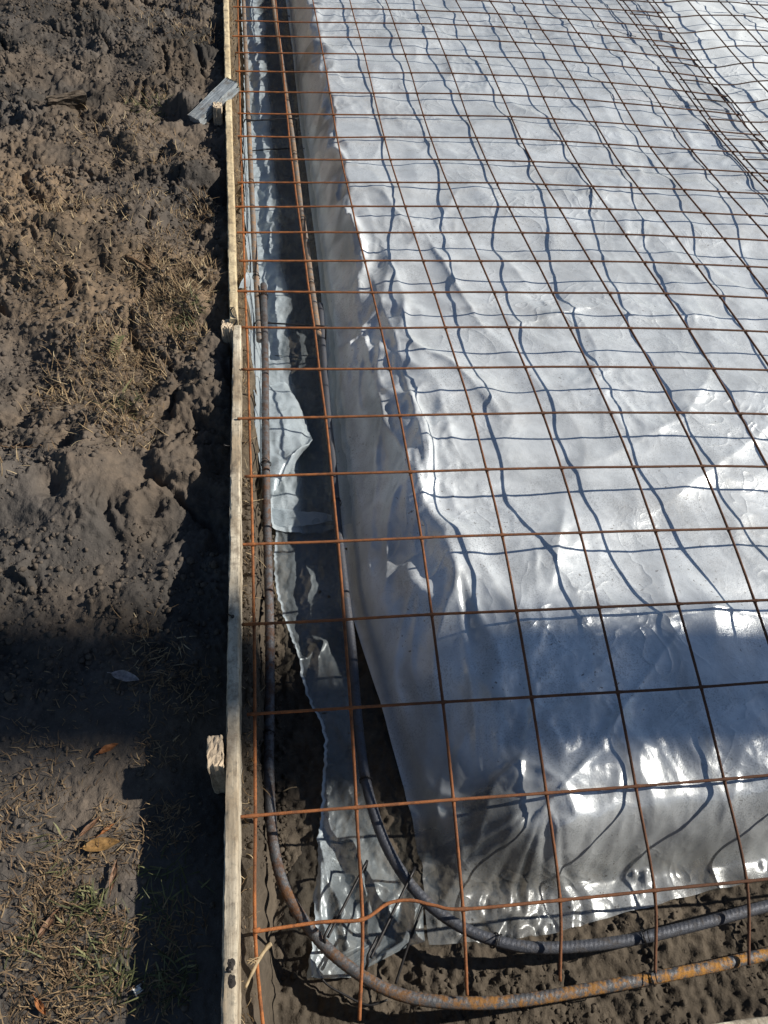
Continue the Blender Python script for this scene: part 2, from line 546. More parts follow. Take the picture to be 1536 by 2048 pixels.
def cubic(tab, u, v):
    n, m = tab.shape
    u = np.clip(u, 0, n - 1.0001)
    v = np.clip(v, 0, m - 1.0001)
    i = np.floor(u).astype(int)
    j = np.floor(v).astype(int)
    fu = u - i
    fv = v - j

    def w(f):
        return [(-f ** 3 + 2 * f ** 2 - f) / 2, (3 * f ** 3 - 5 * f ** 2 + 2) / 2, (-3 * f ** 3 + 4 * f ** 2 + f) / 2, (f ** 3 - f ** 2) / 2]
    wu, wv = w(fu), w(fv)
    s = 0
    for a in range(4):
        for b in range(4):
            s = s + wu[a] * wv[b] * tab[np.clip(i + a - 1, 0, n - 1), np.clip(j + b - 1, 0, m - 1)]
    return s


def zmesh(x, y):
    return cubic(NODE[..., 2], x / 0.2, y / 0.2)


FLOOR = -0.278


def board_x(y):
    """centre line of the long side formwork"""
    return np.where(y < 1.61, -0.056 + (y + 0.14) * 0.0305 / 1.75, -0.035 - (y - 1.607) * 0.024 / 2.56)


def pad_gap(y):
    return np.interp(y, [0, .2, .4, .6, .8, 1.0, 1.2, 1.4, 1.6, 1.9, 2.2, 2.4, 2.6, 3.2, 3.6, 4, 7],
                     [.024, .036, .05, .05, .085, .108, .108, .10, .105, .098, .082, .05, .028, .026, .036, .042, .042])


def toe_x(y):
    return np.interp(y, [-.1, .25, .5, .66, .85, 1.1, 1.4, 1.75, 2.3, 2.8, 3.6, 4.5, 7], [.40, .345, .305, .28, .262, .265, .27, .283, .293, .298, .297, .311, .33])


def shoulder_x(y):
    return np.interp(y, [-.1, .28, .44, .7, 1.0, 1.5, 2.0, 2.6, 3.2, 4.0, 4.7, 7], [.56, .50, .46, .45, .437, .448, .437, .451, .455, .43, .36, .36]) + 0.035 * perlin(y * 2.1, y * 0 + 3.3, 5) + 0.028 * perlin(y * 5.3, y * 0 + 7.7, 6)


def pad_base(x, y):
    """the sand pad under the plastic: top follows the wire sheet, sides fall to the trench floor"""
    top = zmesh(x, np.maximum(y, 0.1)) - pad_gap(y)
    top = np.where(y > 2.3, np.minimum(top, -0.034), top)
    top = top + 0.035 * smooth(2.44, 2.66, x + 0.03 * perlin(y * 2.2, y * 0 + 1.7, 9)) * smooth(1.5, 2.6, y)
    tx = toe_x(y)
    wd = np.interp(y, [-.1, .3, .7, 1.2, 1.7, 2.2, 2.7, 3.3, 4, 7], [.30, .34, .34, .33, .29, .24, .20, .19, .17, .16])
    wd = wd * (1 + 0.28 * perlin(y * 2.1, y * 0 + 3.3, 5) + 0.12 * perlin(y * 5.3, y * 0 + 7.7, 6))
    q = np.clip((x - tx + 0.012) / wd, 0, 1)
    sl = (1 - (1 - q) ** 2.3) * smooth(0, .12, q)
    sf = smooth(0.075 + 0.012 * perlin(x * 3, x * 0, 4), 0.185 + 0.02 * perlin(x * 2.3, x * 0 + .5, 8), y)
    s = sl * sf
    return FLOOR + (top - FLOOR) * s, sl, sf, smooth(0, .12, q) * smooth(1.05, .5, q)


def floor_z(x, y):
    z = FLOOR + 0.010 * fbm(x * 5, y * 5, 21, 3) + 0.004 * fbm(x * 24, y * 24, 25, 3)
    z = z - 0.010 * smooth(0.0, -0.2, y)
    return z


def trench_z(x, y):
    z = floor_z(x, y)
    f1, f2, rr = worley(x * 34 + 0.6 * perlin(x * 20, y * 20, 2), y * 34, 31)
    z = z + 0.011 * np.maximum(0, 0.55 - f1) * (rr > 0.45)
    z = z + 0.006 * fbm(x * 60, y * 60, 33, 3) + 0.010 * fbm(x * 14, y * 14, 34, 4)
    f1, f2, rr = worley(x * 70 + perlin(x * 40, y * 40, 5), y * 70, 35)
    z = z + 0.007 * (rr - .35) * smooth(0, .4, f2 - f1) * smooth(-.3, .3, perlin(x * 7, y * 7, 36))
    # finger and tool marks scraped across the front trench floor
    z = z + 0.005 * perlin(x * 16 + y * 9, y * 5 - x * 2, 37) * smooth(0.25, 0.0, y) * smooth(0.25, 0.5, x)
    xin = board_x(y) + 0.012
    near = smooth(1.2, 0.8, y)
    top = -0.035 - 0.045 * near - 0.03 * smooth(.3, -.1, y) + 0.012 * fbm(x * 12, y * 12, 41, 3)
    w0 = 0.024 - 0.004 * near + 0.010 * perlin(y * 9, y * 0 + 2.1, 43)
    w1 = w0 + 0.026 + 0.016 * near + 0.012 * perlin(y * 6, y * 0 + 5.1, 47)
    s = smooth(xin + w1, xin + w0, x + 0.006 * perlin(x * 40, y * 40, 3))
    return z + (top - z) * s


BASE_Y = [-8, -.3, .01, .12, .25, .38, .62, .81, .93, 1.08, 1.23, 1.35, 1.55, 1.7, 2.27, 2.73, 3.14, 3.56, 4.16, 40]
BASE_Z = [-.08, -.066, -.066, -.064, -.068, -.07, -.06, -.048, -.044, -.034, -.022, -.010, .004, .018, .016, .020, .024, .024, .036, .036]
LUMPS = [(385, 235, .05, .075), (385, 365, .05, .10), (340, 330, .02, .12), (380, 600, .03, .13), (385, 790, .045, .09), (350, 930, .03, .07), (190, 900, .035, .17),
         (170, 1010, .02, .15), (60, 930, .02, .2), (230, 480, .03, .2), (60, 520, .05, .25), (270, 690, -.03, .05), (60, 690, -.03, .12), (220, 330, -.02, .12),
         (60, 290, .03, .25), (150, 140, .03, .3), (330, 130, .04, .14), (330, 1130, .02, .05), (250, 1190, .018, .06), (30, 620, -.02, .1), (95, 830, .02, .06),
         (330, 250, -.05, .07), (130, 890, -.035, .035), (110, 980, -.03, .03), (410, 130, .03, .06), (405, 700, .03, .05), (300, 1010, -.03, .03), (285, 880, -.03, .05)]


def spoil_z(x, y):
    z = np.interp(y, BASE_Y, BASE_Z)
    far = smooth(0.3, 1.0, y)
    inl = smooth(-8, -3, x) * smooth(9, 6, y)
    away = smooth(-0.12, -0.5, x)
    z = z + (0.012 + 0.040 * far) * fbm(x * 1.7, y * 1.7, 51, 4) * away * inl
    for px_, py_, a, r in LUMPS:
        c = at(px_, py_, 0.0)
        wob = 1 + 0.35 * perlin(x * 9, y * 9, int(px_))
        d = np.hypot(x - c[0], (y - c[1])) / (r * wob)
        z = z + a * np.exp(-d ** 2.4)
    # smooth trodden patches
    flat = 0
    for px_, py_, r in [(180, 1140, .12), (110, 1230, .11), (260, 1120, .08), (80, 640, .10), (120, 560, .09), (225, 600, .06), (60, 1050, .10), (220, 960, .10), (30, 700, .12), (210, 430, .10), (140, 330, .09), (280, 170, .1), (60, 60, .2), (90, 170, .12), (320, 520, .07), (300, 780, .07)]:
        c = at(px_, py_, -0.03)
        flat = np.maximum(flat, smooth(1.25, 0.75, np.hypot(x - c[0], y - c[1]) / r + 0.25 * perlin(x * 14, y * 14, 77)))
    near = smooth(0.62, 0.42, y)
    k = (1 - 0.75 * flat) * (1 - 0.80 * near)
    wx = x + 0.03 * perlin(x * 8, y * 8, 61)
    wy = y + 0.03 * perlin(x * 8, y * 8, 62)
    wx = wx + 0.010 * perlin(x * 31, y * 31, 71)
    wy = wy + 0.010 * perlin(x * 31, y * 31, 72)
    rough = 0.35 + 0.65 * smooth(-.25, .35, fbm(x * 3.3, y * 3.3, 73, 3))
    f1, f2, rr = worley(wx * 7, wy * 9, 63)
    z = z + k * far * 0.040 * (rr - 0.35) * smooth(0.0, 0.30, f2 - f1)
    f1, f2, rr = worley(wx * 19, wy * 22, 64)
    z = z + k * rough * 0.018 * (rr - 0.4) * smooth(0.0, 0.35, f2 - f1)
    f1, f2, rr = worley(wx * 46, wy * 50, 65)
    z = z + (.25 + .75 * k) * rough * 0.017 * (rr - 0.3) * smooth(0.0, 0.45, f2 - f1)
    f1, f2, rr = worley(wx * 95, wy * 95, 69)
    z = z + (0.45 + 0.55 * k) * (.4 + .6 * rough) * 0.0105 * (rr - 0.3) * smooth(0.0, 0.5, f2 - f1)
    z = z + k * 0.016 * fbm(x * 9, y * 9, 66, 5) + (0.25 + 0.75 * k) * 0.0045 * fbm(x * 80, y * 80, 67, 3)
    # slumped cracks
    z = z - k * 0.030 * np.exp(-(np.abs(perlin(wx * 3.1, wy * 2.3, 68)) / 0.045) ** 2) * far
    return z


def axis(*segs):
    """segs: (start, stop, step_start, step_end)"""
    out = []
    for a, b, s0, s1 in segs:
        n = max(2, int(abs(b - a) / ((s0 + s1) / 2)))
        t = np.linspace(0, 1, n, endpoint=False)
        r = s1 / s0
        u = (r ** t - 1) / (r - 1) if abs(r - 1) > 1e-3 else t
        out.append(a + (b - a) * u)
    out.append(np.array([segs[-1][1]]))
    return np.concatenate(out)


# ------------------------------------------------------------------ ground: spoil on the left, reaching far out
xs = axis((-30, -1.9, 2.0, .02), (-1.9, -0.9, .012, .006), (-0.9, -0.05, .0044, .0044))
ys = axis((-8, -.32, .8, .01), (-.32, 1.8, .0044, .005), (1.8, 5.0, .005, .011), (5.0, 40, .02, 3))
X, Y = np.meshgrid(xs, ys, indexing='ij')
Z = spoil_z(X, Y)
me = mesh_np('ground', np.stack([X, Y, Z], -1).reshape(-1, 3), grid_faces(len(xs), len(ys)))
dry = np.zeros(X.shape)
for px_, py_, r, a in [(60, 470, .30, 1.0), (130, 600, .25, .9), (370, 600, .22, 1.0), (300, 560, .2, .8), (150, 770, .2, .6), (250, 640, .2, .8), (240, 330, .2, .5), (300, 210, .15, .4), (20, 400, .3, .9)]:
    c = at(px_, py_, 0.0)
    dry = np.maximum(dry, a * np.exp(-(np.hypot(X - c[0], Y - c[1]) / r) ** 2))
dry = dry + 0.35 * smooth(-.1, .5, fbm(X * 2.2, Y * 2.2, 91, 3))
set_attr(me, 'dry', np.clip(dry, 0, 1))
ground = tag(link('ground', me, M_soil), 'churned dark soil beside the timber formwork', None, None, 'structure')

# the flat land under and around the site
me = mesh_np('land', [(-60, -60, -.46), (60, -60, -.46), (60, 60, -.46), (-60, 60, -.46)], [(0, 1, 2, 3)], False)
set_attr(me, 'dry', [0.3] * 4)
tag(link('land', me, M_soil), None, None, None, 'structure')

# ------------------------------------------------------------------ trench floor and side
xs = axis((-.06, .62, .0045, .0045), (.62, 1.6, .005, .007), (1.6, 4.6, .02, .05))
ys = axis((-.226, .4, .0045, .0045), (.4, 1.8, .005, .008), (1.8, 6.0, .008, .02))
X, Y = np.meshgrid(xs, ys, indexing='ij')
Z = trench_z(X, Y)
keep = ((X[:-1, :-1] < 0.50) | (Y[:-1, :-1] < 0.22))
F = grid_faces(len(xs), len(ys), keep)
used = np.unique(F)
remap = np.zeros(X.size, dtype=np.int64)
remap[used] = np.arange(len(used))
V = np.stack([X, Y, Z], -1).reshape(-1, 3)[used]
me = mesh_np('trench', V, remap[F])
set_attr(me, 'dry', np.clip(0.55 * smooth(0.10, 0.02, V[:, 0]) * smooth(.7, 1.3, V[:, 1]) + 0.2, 0, 1))
tag(link('trench', me, M_floor), 'bare soil trench round the plastic covered pad', None, None, 'structure')

# ------------------------------------------------------------------ sand pad under the plastic
xs = axis((.18, 1.4, .02, .02), (1.4, 6.0, .03, .08))
ys = axis((-.02, 1.6, .02, .02), (1.6, 8.0, .025, .08))
X, Y = np.meshgrid(xs, ys, indexing='ij')
Z = pad_base(X, Y)[0] - 0.034
me = mesh_np('sand_pad', np.stack([X, Y, Z], -1).reshape(-1, 3), grid_faces(len(xs), len(ys)))
set_attr(me, 'dry', np.full(X.size, 0.3))
tag(link('sand_pad', me, M_floor), None, None, None, 'structure')

# ------------------------------------------------------------------ plastic
FOLDS = [  # photo points along a crease, height it lies at, rise, half width
    ([(850, 470), (905, 560), (960, 655)], -.05, .016, .024), ([(990, 500), (1060, 575), (1110, 625)], -.05, .010, .026),
    ([(810, 690), (900, 735), (1000, 850)], -.05, .015, .024), ([(940, 770), (1005, 845)], -.05, .010, .022),
    ([(1340, 500), (1400, 560), (1490, 615)], -.05, .014, .035), ([(690, 330), (770, 400), (800, 440)], -.05, .018, .035),
    ([(1205, 930), (1290, 885), (1360, 850), (1410, 770), (1420, 700)], -.06, .014, .035), ([(1330, 1020), (1440, 935), (1536, 860), (1640, 830)], -.07, .015, .045),
    ([(1095, 1185), (1110, 1100), (1125, 1030)], -.06, .011, .026), ([(1066, 1380), (1062, 1440), (1040, 1540)], -.09, .010, .012),
    ([(1330, 1300), (1250, 1410), (1165, 1530), (1060, 1650), (935, 1705)], -.12, .012, .009),
    ([(1100, 1590), (1030, 1540), (980, 1580), (950, 1700), (900, 1810)], -.17, .022, .020), ([(1100, 1590), (1135, 1660), (1075, 1690), (1090, 1780)], -.17, .016, .016),
    ([(1240, 1410), (1200, 1500), (1150, 1560)], -.11, .010, .018), ([(890, 1500), (870, 1650), (835, 1780)], -.2, .020, .020),
    ([(1010, 1690), (960, 1800), (1000, 1880)], -.23, .022, .020), ([(1150, 1255), (1230, 1232), (1330, 1250), (1430, 1228), (1536, 1240)], -.06, .009, .018),
    ([(820, 655), (1000, 662), (1180, 615), (1300, 640), (1536, 628)], -.05, .008, .018), ([(745, 560), (790, 700), (835, 900), (850, 1000)], -.08, .014, .018),
    ([(805, 960), (772, 1060), (770, 1190)], -.15, .018, .016), ([(700, 900), (722, 1050), (742, 1190)], -.2, .016, .016),
    ([(700, 560), (730, 700), (762, 850), (745, 950)], -.12, .018, .018), ([(640, 330), (700, 470), (720, 600)], -.1, .022, .026),
    ([(620, 120), (660, 200), (690, 300)], -.08, .022, .028), ([(1010, 1405), (1100, 1425), (1240, 1300)], -.08, .006, .014),
    ([(700, 250), (640, 330), (660, 420)], -.12, .018, .02), ([(760, 640), (700, 690), (690, 800)], -.15, .018, .018),
    ([(1160, 640), (1190, 700), (1180, 790)], -.05, .010, .022), ([(1020, 1720), (1120, 1760), (1250, 1740)], -.26, .012, .02),
    ([(1050, 1750), (1110, 1725), (1210, 1735)], -.25, .014, .012), ([(1100, 1850), (1180, 1800), (1260, 1790)], -.27, .008, .014),
    ([(860, 45), (1000, 50), (1150, 62), (1260, 58)], -.05, .010, .03), ([(1090, 400), (1250, 380), (1440, 385), (1540, 400)], -.05, .006, .02),
    ([(900, 1620), (925, 1720), (890, 1800)], -.2, .018, .014), ([(1240, 1690), (1300, 1650), (1400, 1660)], -.15, .010, .03),
]
FOLDW = [([at(px_, py_, zz) for px_, py_ in pts], a, w) for pts, zz, a, w in FOLDS]


def wrinkles(x, y, steep, front):
    u = x + 0.05 * perlin(x * 3, y * 3, 101)
    v = y + 0.05 * perlin(x * 3, y * 3, 102)
    w = 0.011 * fbm(u * 3.0, v * 3.4, 103, 2) + 0.0022 * perlin(u * 9 + v * 3, v * 8, 113)
    r = 1 - np.abs(perlin(u * 4.6 + v * 1.4, v * 3.2 - u, 104))
    w = w + (0.007 + 0.008 * steep) * np.maximum(0, r - 0.55) * 2
    r = 1 - np.abs(perlin(u * 11 - v * 3, v * 7 + u * 2, 105))
    m = smooth(-.05, .5, perlin(x * 2.2, y * 2.2, 106))
    w = w + (0.0035 * m + 0.005 * steep) * np.maximum(0, r - 0.6) * 2.5
    r = 1 - np.abs(perlin(u * 24 + v * 8, v * 19 - u * 9, 107))
    w = w + 0.0012 * (m + steep) * np.maximum(0, r - 0.6) * 2.5
    # drape folds down the long side and the front
    side = steep * (1 - front)
    w = w + 0.016 * side * (perlin(u * 11, v * 2.0, 108) + 0.5 * perlin(u * 8 + v * 6, v * 3.3 - u * 4, 112))
    for fr, sk, am, sd_ in ((7, 0.8, .020, 114), (14, -1.4, .0065, 115), (5, 3.0, .014, 116)):
        r = np.abs(perlin(u * fr + v * sk, v * 1.5 - u * sk * .5, sd_))
        w = w + am * side * (np.exp(-(r / .17) ** 1.5) - .35 * np.maximum(0, r - .45))
    # pleats fanning out of the near corner
    ap = at(1085, 1585, -.10)
    dx, dy = x - ap[0], y - ap[1]
    rad = np.hypot(dx, dy)
    th = np.arctan2(-dy, -dx)
    ph = th * 1.45 + 0.35 * perlin(x * 6, y * 6, 117) + 1.2 * rad
    tri = np.abs((ph % 1.0) - 0.5) * 2
    tri = np.minimum(tri, 1.6 * (1 - tri) + .25)
    sec = smooth(-.55, -.1, th) * smooth(2.3, 1.7, th)
    w = w + 0.036 * sec * smooth(0.02, .16, rad) * smooth(.42, .24, rad) * (tri - .4)
    w = w + 0.007 * front * perlin(u * 4 + v * 3, v * 5, 109)
    r = 1 - np.abs(perlin(u * 5 + 2.7 * v, v * 5 - u * 4, 110))
    w = w + 0.010 * front * np.maximum(0, r - 0.66) * 2.4
    for P, a, hw in FOLDW:
        a = a * (1.3 if P[0][1] > .45 else 0.8) * (0.62 if P[0][0] > .9 else 1)
        d, sd, t = poly_dist(x, y, P)
        e = np.sin(np.pi * np.clip(0.06 + 0.9 * t, 0, 1)) ** 0.6
        hwv = np.where(sd > 0, hw * 0.7, hw * 1.35)
        w = w + a * e * np.exp(-d / hwv) * (0.85 + 0.3 * perlin(x * 20, y * 20, 111))
    return np.maximum(w, -0.024)


SKIRT_L = [(850, 1830, -.272), (842, 1740, -.27), (825, 1640, -.265), (795, 1530, -.265), (760, 1400, -.265), (722, 1290, -.265), (694, 1200, -.265), (678, 1080, -.26), (664, 900, -.26), (655, 760, -.262), (640, 560, -.265),
           (624, 430, -.265), (600, 250, -.265), (585, 100, -.265)]
HEM = [(846, 1891), (890, 1889), (944, 1884), (995, 1888), (1107, 1867), (1201, 1840), (1282, 1817), (1370, 1795), (1474, 1772), (1536, 1761)]
SL = np.array([at(*p) for p in SKIRT_L])
SL = SL[np.argsort(SL[:, 1])]
HM = np.array([at(a, b, -.27) for a, b in HEM] + [(1.4, .05, 0), (1.9, .03, 0), (2.5, .05, 0)])


def sheet_grid(x0f, x1f, y0f, y1, s, t):
    S, T = np.meshgrid(s, t, indexing='ij')
    Y = 0.2 + T * (y1 - 0.2)
    X = x0f(Y) + S * (x1f(Y) - x0f(Y))
    for _ in range(8):
        y0 = y0f(X)
        Y = y0 + T * (y1 - y0)
        X = x0f(Y) + S * (x1f(Y) - x0f(Y))
    return X, Y


s = axis((0, .5, .0023, .0023), (.5, 1.0, .0023, .0055))
t = axis((0, .3, .00085, .0010), (.3, 1.0, .0010, .0026))
X, Y = sheet_grid(lambda y: np.interp(y, SL[:, 1], SL[:, 0]), lambda y: 2.47 + 0.02 * perlin(y * 3, y * 0, 120) + 0 * y, lambda x: np.interp(x, HM[:, 0], HM[:, 1]) + 0.004 * perlin(x * 14, x * 0, 121), 5.7, s, t)
Zb, sl, sf, slope = pad_base(X, Y)
steep = np.clip(slope * smooth(.02, .2, sf) + 4 * sf * (1 - sf), 0, 1)
front = smooth(.40, .22, Y)
W = wrinkles(X, Y, steep, front)
Zs = Zb + W + 0.006
Zs = np.where(Y > 0.3, np.minimum(Zs, zmesh(X, Y) - 0.009), Zs)
Zs = np.where(Y < 0.3, np.maximum(Zs, trench_z(X, Y) + 0.006), np.maximum(Zs, floor_z(X, Y) + 0.008))
me = mesh_np('plastic_sheet', np.stack([X, Y, Zs], -1).reshape(-1, 3), grid_faces(len(s), len(t)))
cornr = smooth(.64, .44, X) * smooth(.42, .20, Y)
clear = np.clip(0.05 * (1 - sl) + slope * (1 - front) * 0.42 * smooth(.05, .6, perlin(X * 12 + .5 * perlin(X * 9, Y * 9, 131), Y * 2.2 + X * 2, 130)) + 0.9 * cornr * (0.75 + 0.6 * perlin(X * 9, Y * 5, 122)) + front * (0.22 + 0.60 * (1 - sf)) * (0.85 + 0.5 * perlin(X * 5, Y * 9, 123)), 0, 0.9)
set_attr(me, 'clear', clear)
set_attr(me, 'loose', np.clip(1.6 * (1 - sl) * (1 - 0.6 * front), 0, 1))
tag(link('plastic_sheet', me, M_film), 'wide silvery plastic sheet wrinkled over the raised pad beneath the rusty mesh', 'plastic sheet')

# second, whiter sheet beyond the lap
s = axis((0, 1, .006, .014))
t = axis((0, 1, .0025, .0035))
X, Y = sheet_grid(lambda y: 2.44 + 0.025 * perlin(y * 2.3, y * 0 + 4, 125), lambda y: 5.2 + 0 * y, lambda x: 0.9 + 0 * x, 7.0, s, t)
Zb, sl, sf, slope = pad_base(X, Y)
u = X + 0.06 * perlin(X * 4, Y * 4, 126)
W = 0.012 * fbm(u * 2.4, Y * 2.4, 127, 2) + 0.016 * np.maximum(0, 0.5 - np.abs(perlin(u * 3, Y * 4, 128)) * 2) + 0.004 * np.maximum(0, 0.4 - np.abs(perlin(u * 9, Y * 8, 129)) * 2)
Zs = Zb + W + 0.010
Zs = np.minimum(Zs, np.where(X < 2.6, zmesh(X, Y) + 0.01, 1))
me = mesh_np('plastic_sheet', np.stack([X, Y, Zs], -1).reshape(-1, 3), grid_faces(len(s), len(t)))
set_attr(me, 'clear', np.zeros(X.size))
tag(link('plastic_sheet', me, M_white), 'whiter crumpled plastic sheet past the lap of the two mesh sheets', 'plastic sheet')

# silver tape over the joints
def tape(pts, w, zz, label):
    P = catmull([at(a, b, zz) for a, b in pts], 0.006)
    n = np.array([-(P[-1] - P[0])[1], (P[-1] - P[0])[0], 0])
    n /= np.linalg.norm(n)
    v = np.linspace(-.5, .5, 9)
    Q = P[:, None, :] + v[None, :, None] * w * n[None, None, :]
    x, y = Q[..., 0], Q[..., 1]
    zb, sl, sf, slope = pad_base(x, y)
    steep = np.clip(slope * smooth(.02, .2, sf) + 4 * sf * (1 - sf), 0, 1)
    z = zb + wrinkles(x, y, steep, smooth(.4, .22, y)) + 0.006
    z = np.where(y > 0.3, np.minimum(z, zmesh(x, y) - 0.009), z) + 0.0022 + 0.0015 * np.maximum(0, perlin(x * 60, y * 25, 131))
    me = mesh_np('tape_strip', np.stack([x, y, z], -1).reshape(-1, 3), grid_faces(len(P), 9))
    return tag(link('tape_strip', me, M_tape), label, 'tape', 'silver tape on the plastic')


M_tape = mat_plain('silver_tape', (0.72, 0.74, 0.76), 0.28, 0.25, 60, 0.35)
tape([(1222, 197), (1300, 199), (1390, 203), (1462, 211)], .042, -.03, 'silver tape strip running towards the lapped mesh edge, lower of the two')
tape([(1196, 52), (1230, 59), (1275, 70)], .05, -.03, 'short silver tape patch near the top of the picture, upper of the two')

# torn liner in the far trench: up the soil side and across the floor
def liner_edge(y):
    return np.interp(y, [1.0, 1.12, 1.2, 1.35, 1.6, 1.75, 2.0, 2.4, 3.0, 3.6, 4.2, 5.5], [.055, .05, .03, .018, .014, -.004, .004, .008, .006, .016, .026, .02]) + 0.006 * perlin(y * 22, y * 0 + .3, 140) + 0.003 * perlin(y * 70, y * 0, 141)


s = axis((0, 1, .010, .010))
t = axis((0, 1, .0012, .0028))
X, Y = sheet_grid(liner_edge, lambda y: toe_x(y) + 0.03, lambda x: 1.075 + 0.02 * perlin(x * 9, x * 0, 142) + 0 * x, 5.6, s, t)
u = X + 0.03 * perlin(X * 6, Y * 4, 143)
r = 1 - np.abs(perlin(u * 9 + Y * 2, Y * 3.6 - X * 4, 144))
r2 = 1 - np.abs(perlin(u * 17 - Y * 5, Y * 8 + X * 6, 145))
xin = board_x(Y) + 0.012
w0 = 0.030 + 0.006 * perlin(Y * 5, Y * 0 + 2.1, 143)
sw = smooth(xin + w0 + 0.050, xin + w0 - 0.012, X)
Zl = floor_z(X, Y) + 0.016 + 0.005 * (1 + perlin(u * 5, Y * 2, 146)) + 0.006 * np.maximum(0, r - 0.68) * 2.4 + 0.003 * np.maximum(0, r2 - 0.7) * 2.4
Zl = Zl + (-0.055 - Zl) * sw
Zl = Zl + 0.002 * perlin(Y * 6, X * 6, 149)
Zl = Zl + 0.022 * smooth(.06, 0.0, np.abs(X - toe_x(Y)))
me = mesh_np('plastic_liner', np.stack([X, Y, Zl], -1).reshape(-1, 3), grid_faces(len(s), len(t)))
set_attr(me, 'clear', np.clip(0.16 + 0.68 * smooth(.11, .16, X + .02 * perlin(Y * 3, Y * 0, 152)) + 0.10 * perlin(X * 7, Y * 3, 148), 0, .85))  # pad's shade put into the film: clearer, so darker, on that side
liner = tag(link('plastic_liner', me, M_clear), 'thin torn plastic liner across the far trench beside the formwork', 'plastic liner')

# flap of the liner folded back over itself
def loft(name, rows, nu, nv, mat, parent, wob, clear):
    """rows: list of polylines (each a list of 3d points) lofted to a patch"""
    R = []
    for r_ in rows:
        p = catmull(r_, .004)
        d = np.concatenate([[0], np.cumsum(np.linalg.norm(np.diff(p, axis=0), axis=1))])
        tt = np.linspace(0, d[-1], nu)
        R.append(np.stack([np.interp(tt, d, p[:, k]) for k in range(3)], -1))
    R = np.array(R)
    vv = np.linspace(0, len(rows) - 1, nv)
    i = np.minimum(vv.astype(int), len(rows) - 2)
    f = (vv - i)[:, None, None]
    n_ = len(R) - 1
    r0, r1, r2, r3 = R[np.clip(i - 1, 0, n_)], R[i], R[i + 1], R[np.clip(i + 2, 0, n_)]
    G = 0.5 * (2 * r1 + (r2 - r0) * f + (2 * r0 - 5 * r1 + 4 * r2 - r3) * f ** 2 + (3 * r1 - r0 - 3 * r2 + r3) * f ** 3)
    x, y = G[..., 0], G[..., 1]
    G[..., 2] += wob * (perlin(x * 14, y * 14, 150) + 0.6 * perlin(x * 34, y * 26, 151) + 2.5 * np.maximum(0, .35 - np.abs(perlin(x * 20 + y * 9, y * 12 - x * 7, 153))))
    x += wob * .5 * perlin(y * 60, x * 60, 154)
    y += wob * .8 * perlin(y * 50, x * 50 + 9, 155)
    me = mesh_np(name, G.reshape(-1, 3), grid_faces(nv, nu))
    set_attr(me, 'clear', np.full(nu * nv, clear))
    return link(name, me, mat, parent)


def A(px_, py_, z_):
    return at(px_, py_, z_ if py_ < 700 else max(z_ - .075, -.25))


loft('torn_flap', [
    [A(503, 770, -.10), A(520, 770, -.12), A(545, 768, -.14), A(562, 762, -.16), A(574, 768, -.20)],
    [A(505, 830, -.09), A(530, 835, -.10), A(566, 820, -.11), A(590, 800, -.13), A(606, 826, -.17)],
    [A(512, 900, -.09), A(535, 900, -.10), A(565, 905, -.10), A(600, 890, -.11), A(619, 866, -.15)],
    [A(518, 930, -.09), A(535, 940, -.10), A(555, 935, -.09), A(585, 910, -.085), A(625, 882, -.12)],
    [A(528, 980, -.12), A(538, 1005, -.12), A(548, 985, -.11), A(570, 955, -.12), A(622, 884, -.15)],
], 50, 70, M_clear, liner, .005, .22)
loft('torn_flap', [
    [A(537, 1015, -.2), A(600, 1022, -.22), A(664, 1030, -.24)],
    [A(541, 1035, -.19), A(600, 1040, -.20), A(664, 1036, -.235)],
    [A(549, 1053, -.20), A(610, 1052, -.215), A(667, 1040, -.24)],
], 40, 20, M_clear, liner, .004, .5)
loft('torn_flap', [
    [A(478, 578, -.02), A(489, 575, -.04), A(500, 573, -.08)],
    [A(484, 560, .0), A(494, 558, -.02), A(503, 562, -.07)],
    [A(494, 545, -.02), A(499, 545, -.04), A(505, 545, -.08)],
], 14, 14, M_clear, liner, .003, .05)

# strip of film on the near trench floor with its ragged torn edge
FL = [(612, 1962), (618, 1930), (628, 1870), (630, 1830), (624, 1812), (636, 1745), (634, 1690), (641, 1640), (645, 1560), (650, 1480), (640, 1440), (620, 1410), (604, 1365), (598, 1330), (588, 1290), (570, 1240), (552, 1180), (548, 1120), (552, 1062)]
FR = [(729, 1942), (770, 1904), (812, 1895), (850, 1888), (842, 1800), (800, 1735), (752, 1650), (728, 1560), (712, 1450), (702, 1350), (695, 1240), (690, 1140), (682, 1050)]
fl = np.array([at(a, b, -.265) for a, b in FL])
fr = np.array([at(a, b, -.265) for a, b in FR])
fl = fl[np.argsort(fl[:, 1])]
fr = fr[np.argsort(fr[:, 1])]
s = axis((0, 1, .012, .012))
t = axis((0, 1, .0035, .0035))
FH = np.array([at(a, b, -.265) for a, b in [(612, 1962), (640, 1962), (700, 1958), (729, 1942), (770, 1904), (812, 1895), (850, 1888)]])
X, Y = sheet_grid(lambda y: np.interp(y, fl[:, 1], fl[:, 0]) + 0.004 * perlin(y * 60, y * 0, 160), lambda y: np.interp(y, fr[:, 1], fr[:, 0]), lambda x: np.interp(x, FH[:, 0], FH[:, 1]) + 0.002 * perlin(x * 40, x * 0, 161), 1.10, s, t)
u = X + 0.03 * perlin(X * 7, Y * 5, 162)
r = 1 - np.abs(perlin(u * 10 + Y * 3, Y * 5 - X * 4, 163))
r2 = 1 - np.abs(perlin(u * 18 - Y * 8, Y * 12 + X * 6, 164))
nearf = smooth(.25, .05, Y)
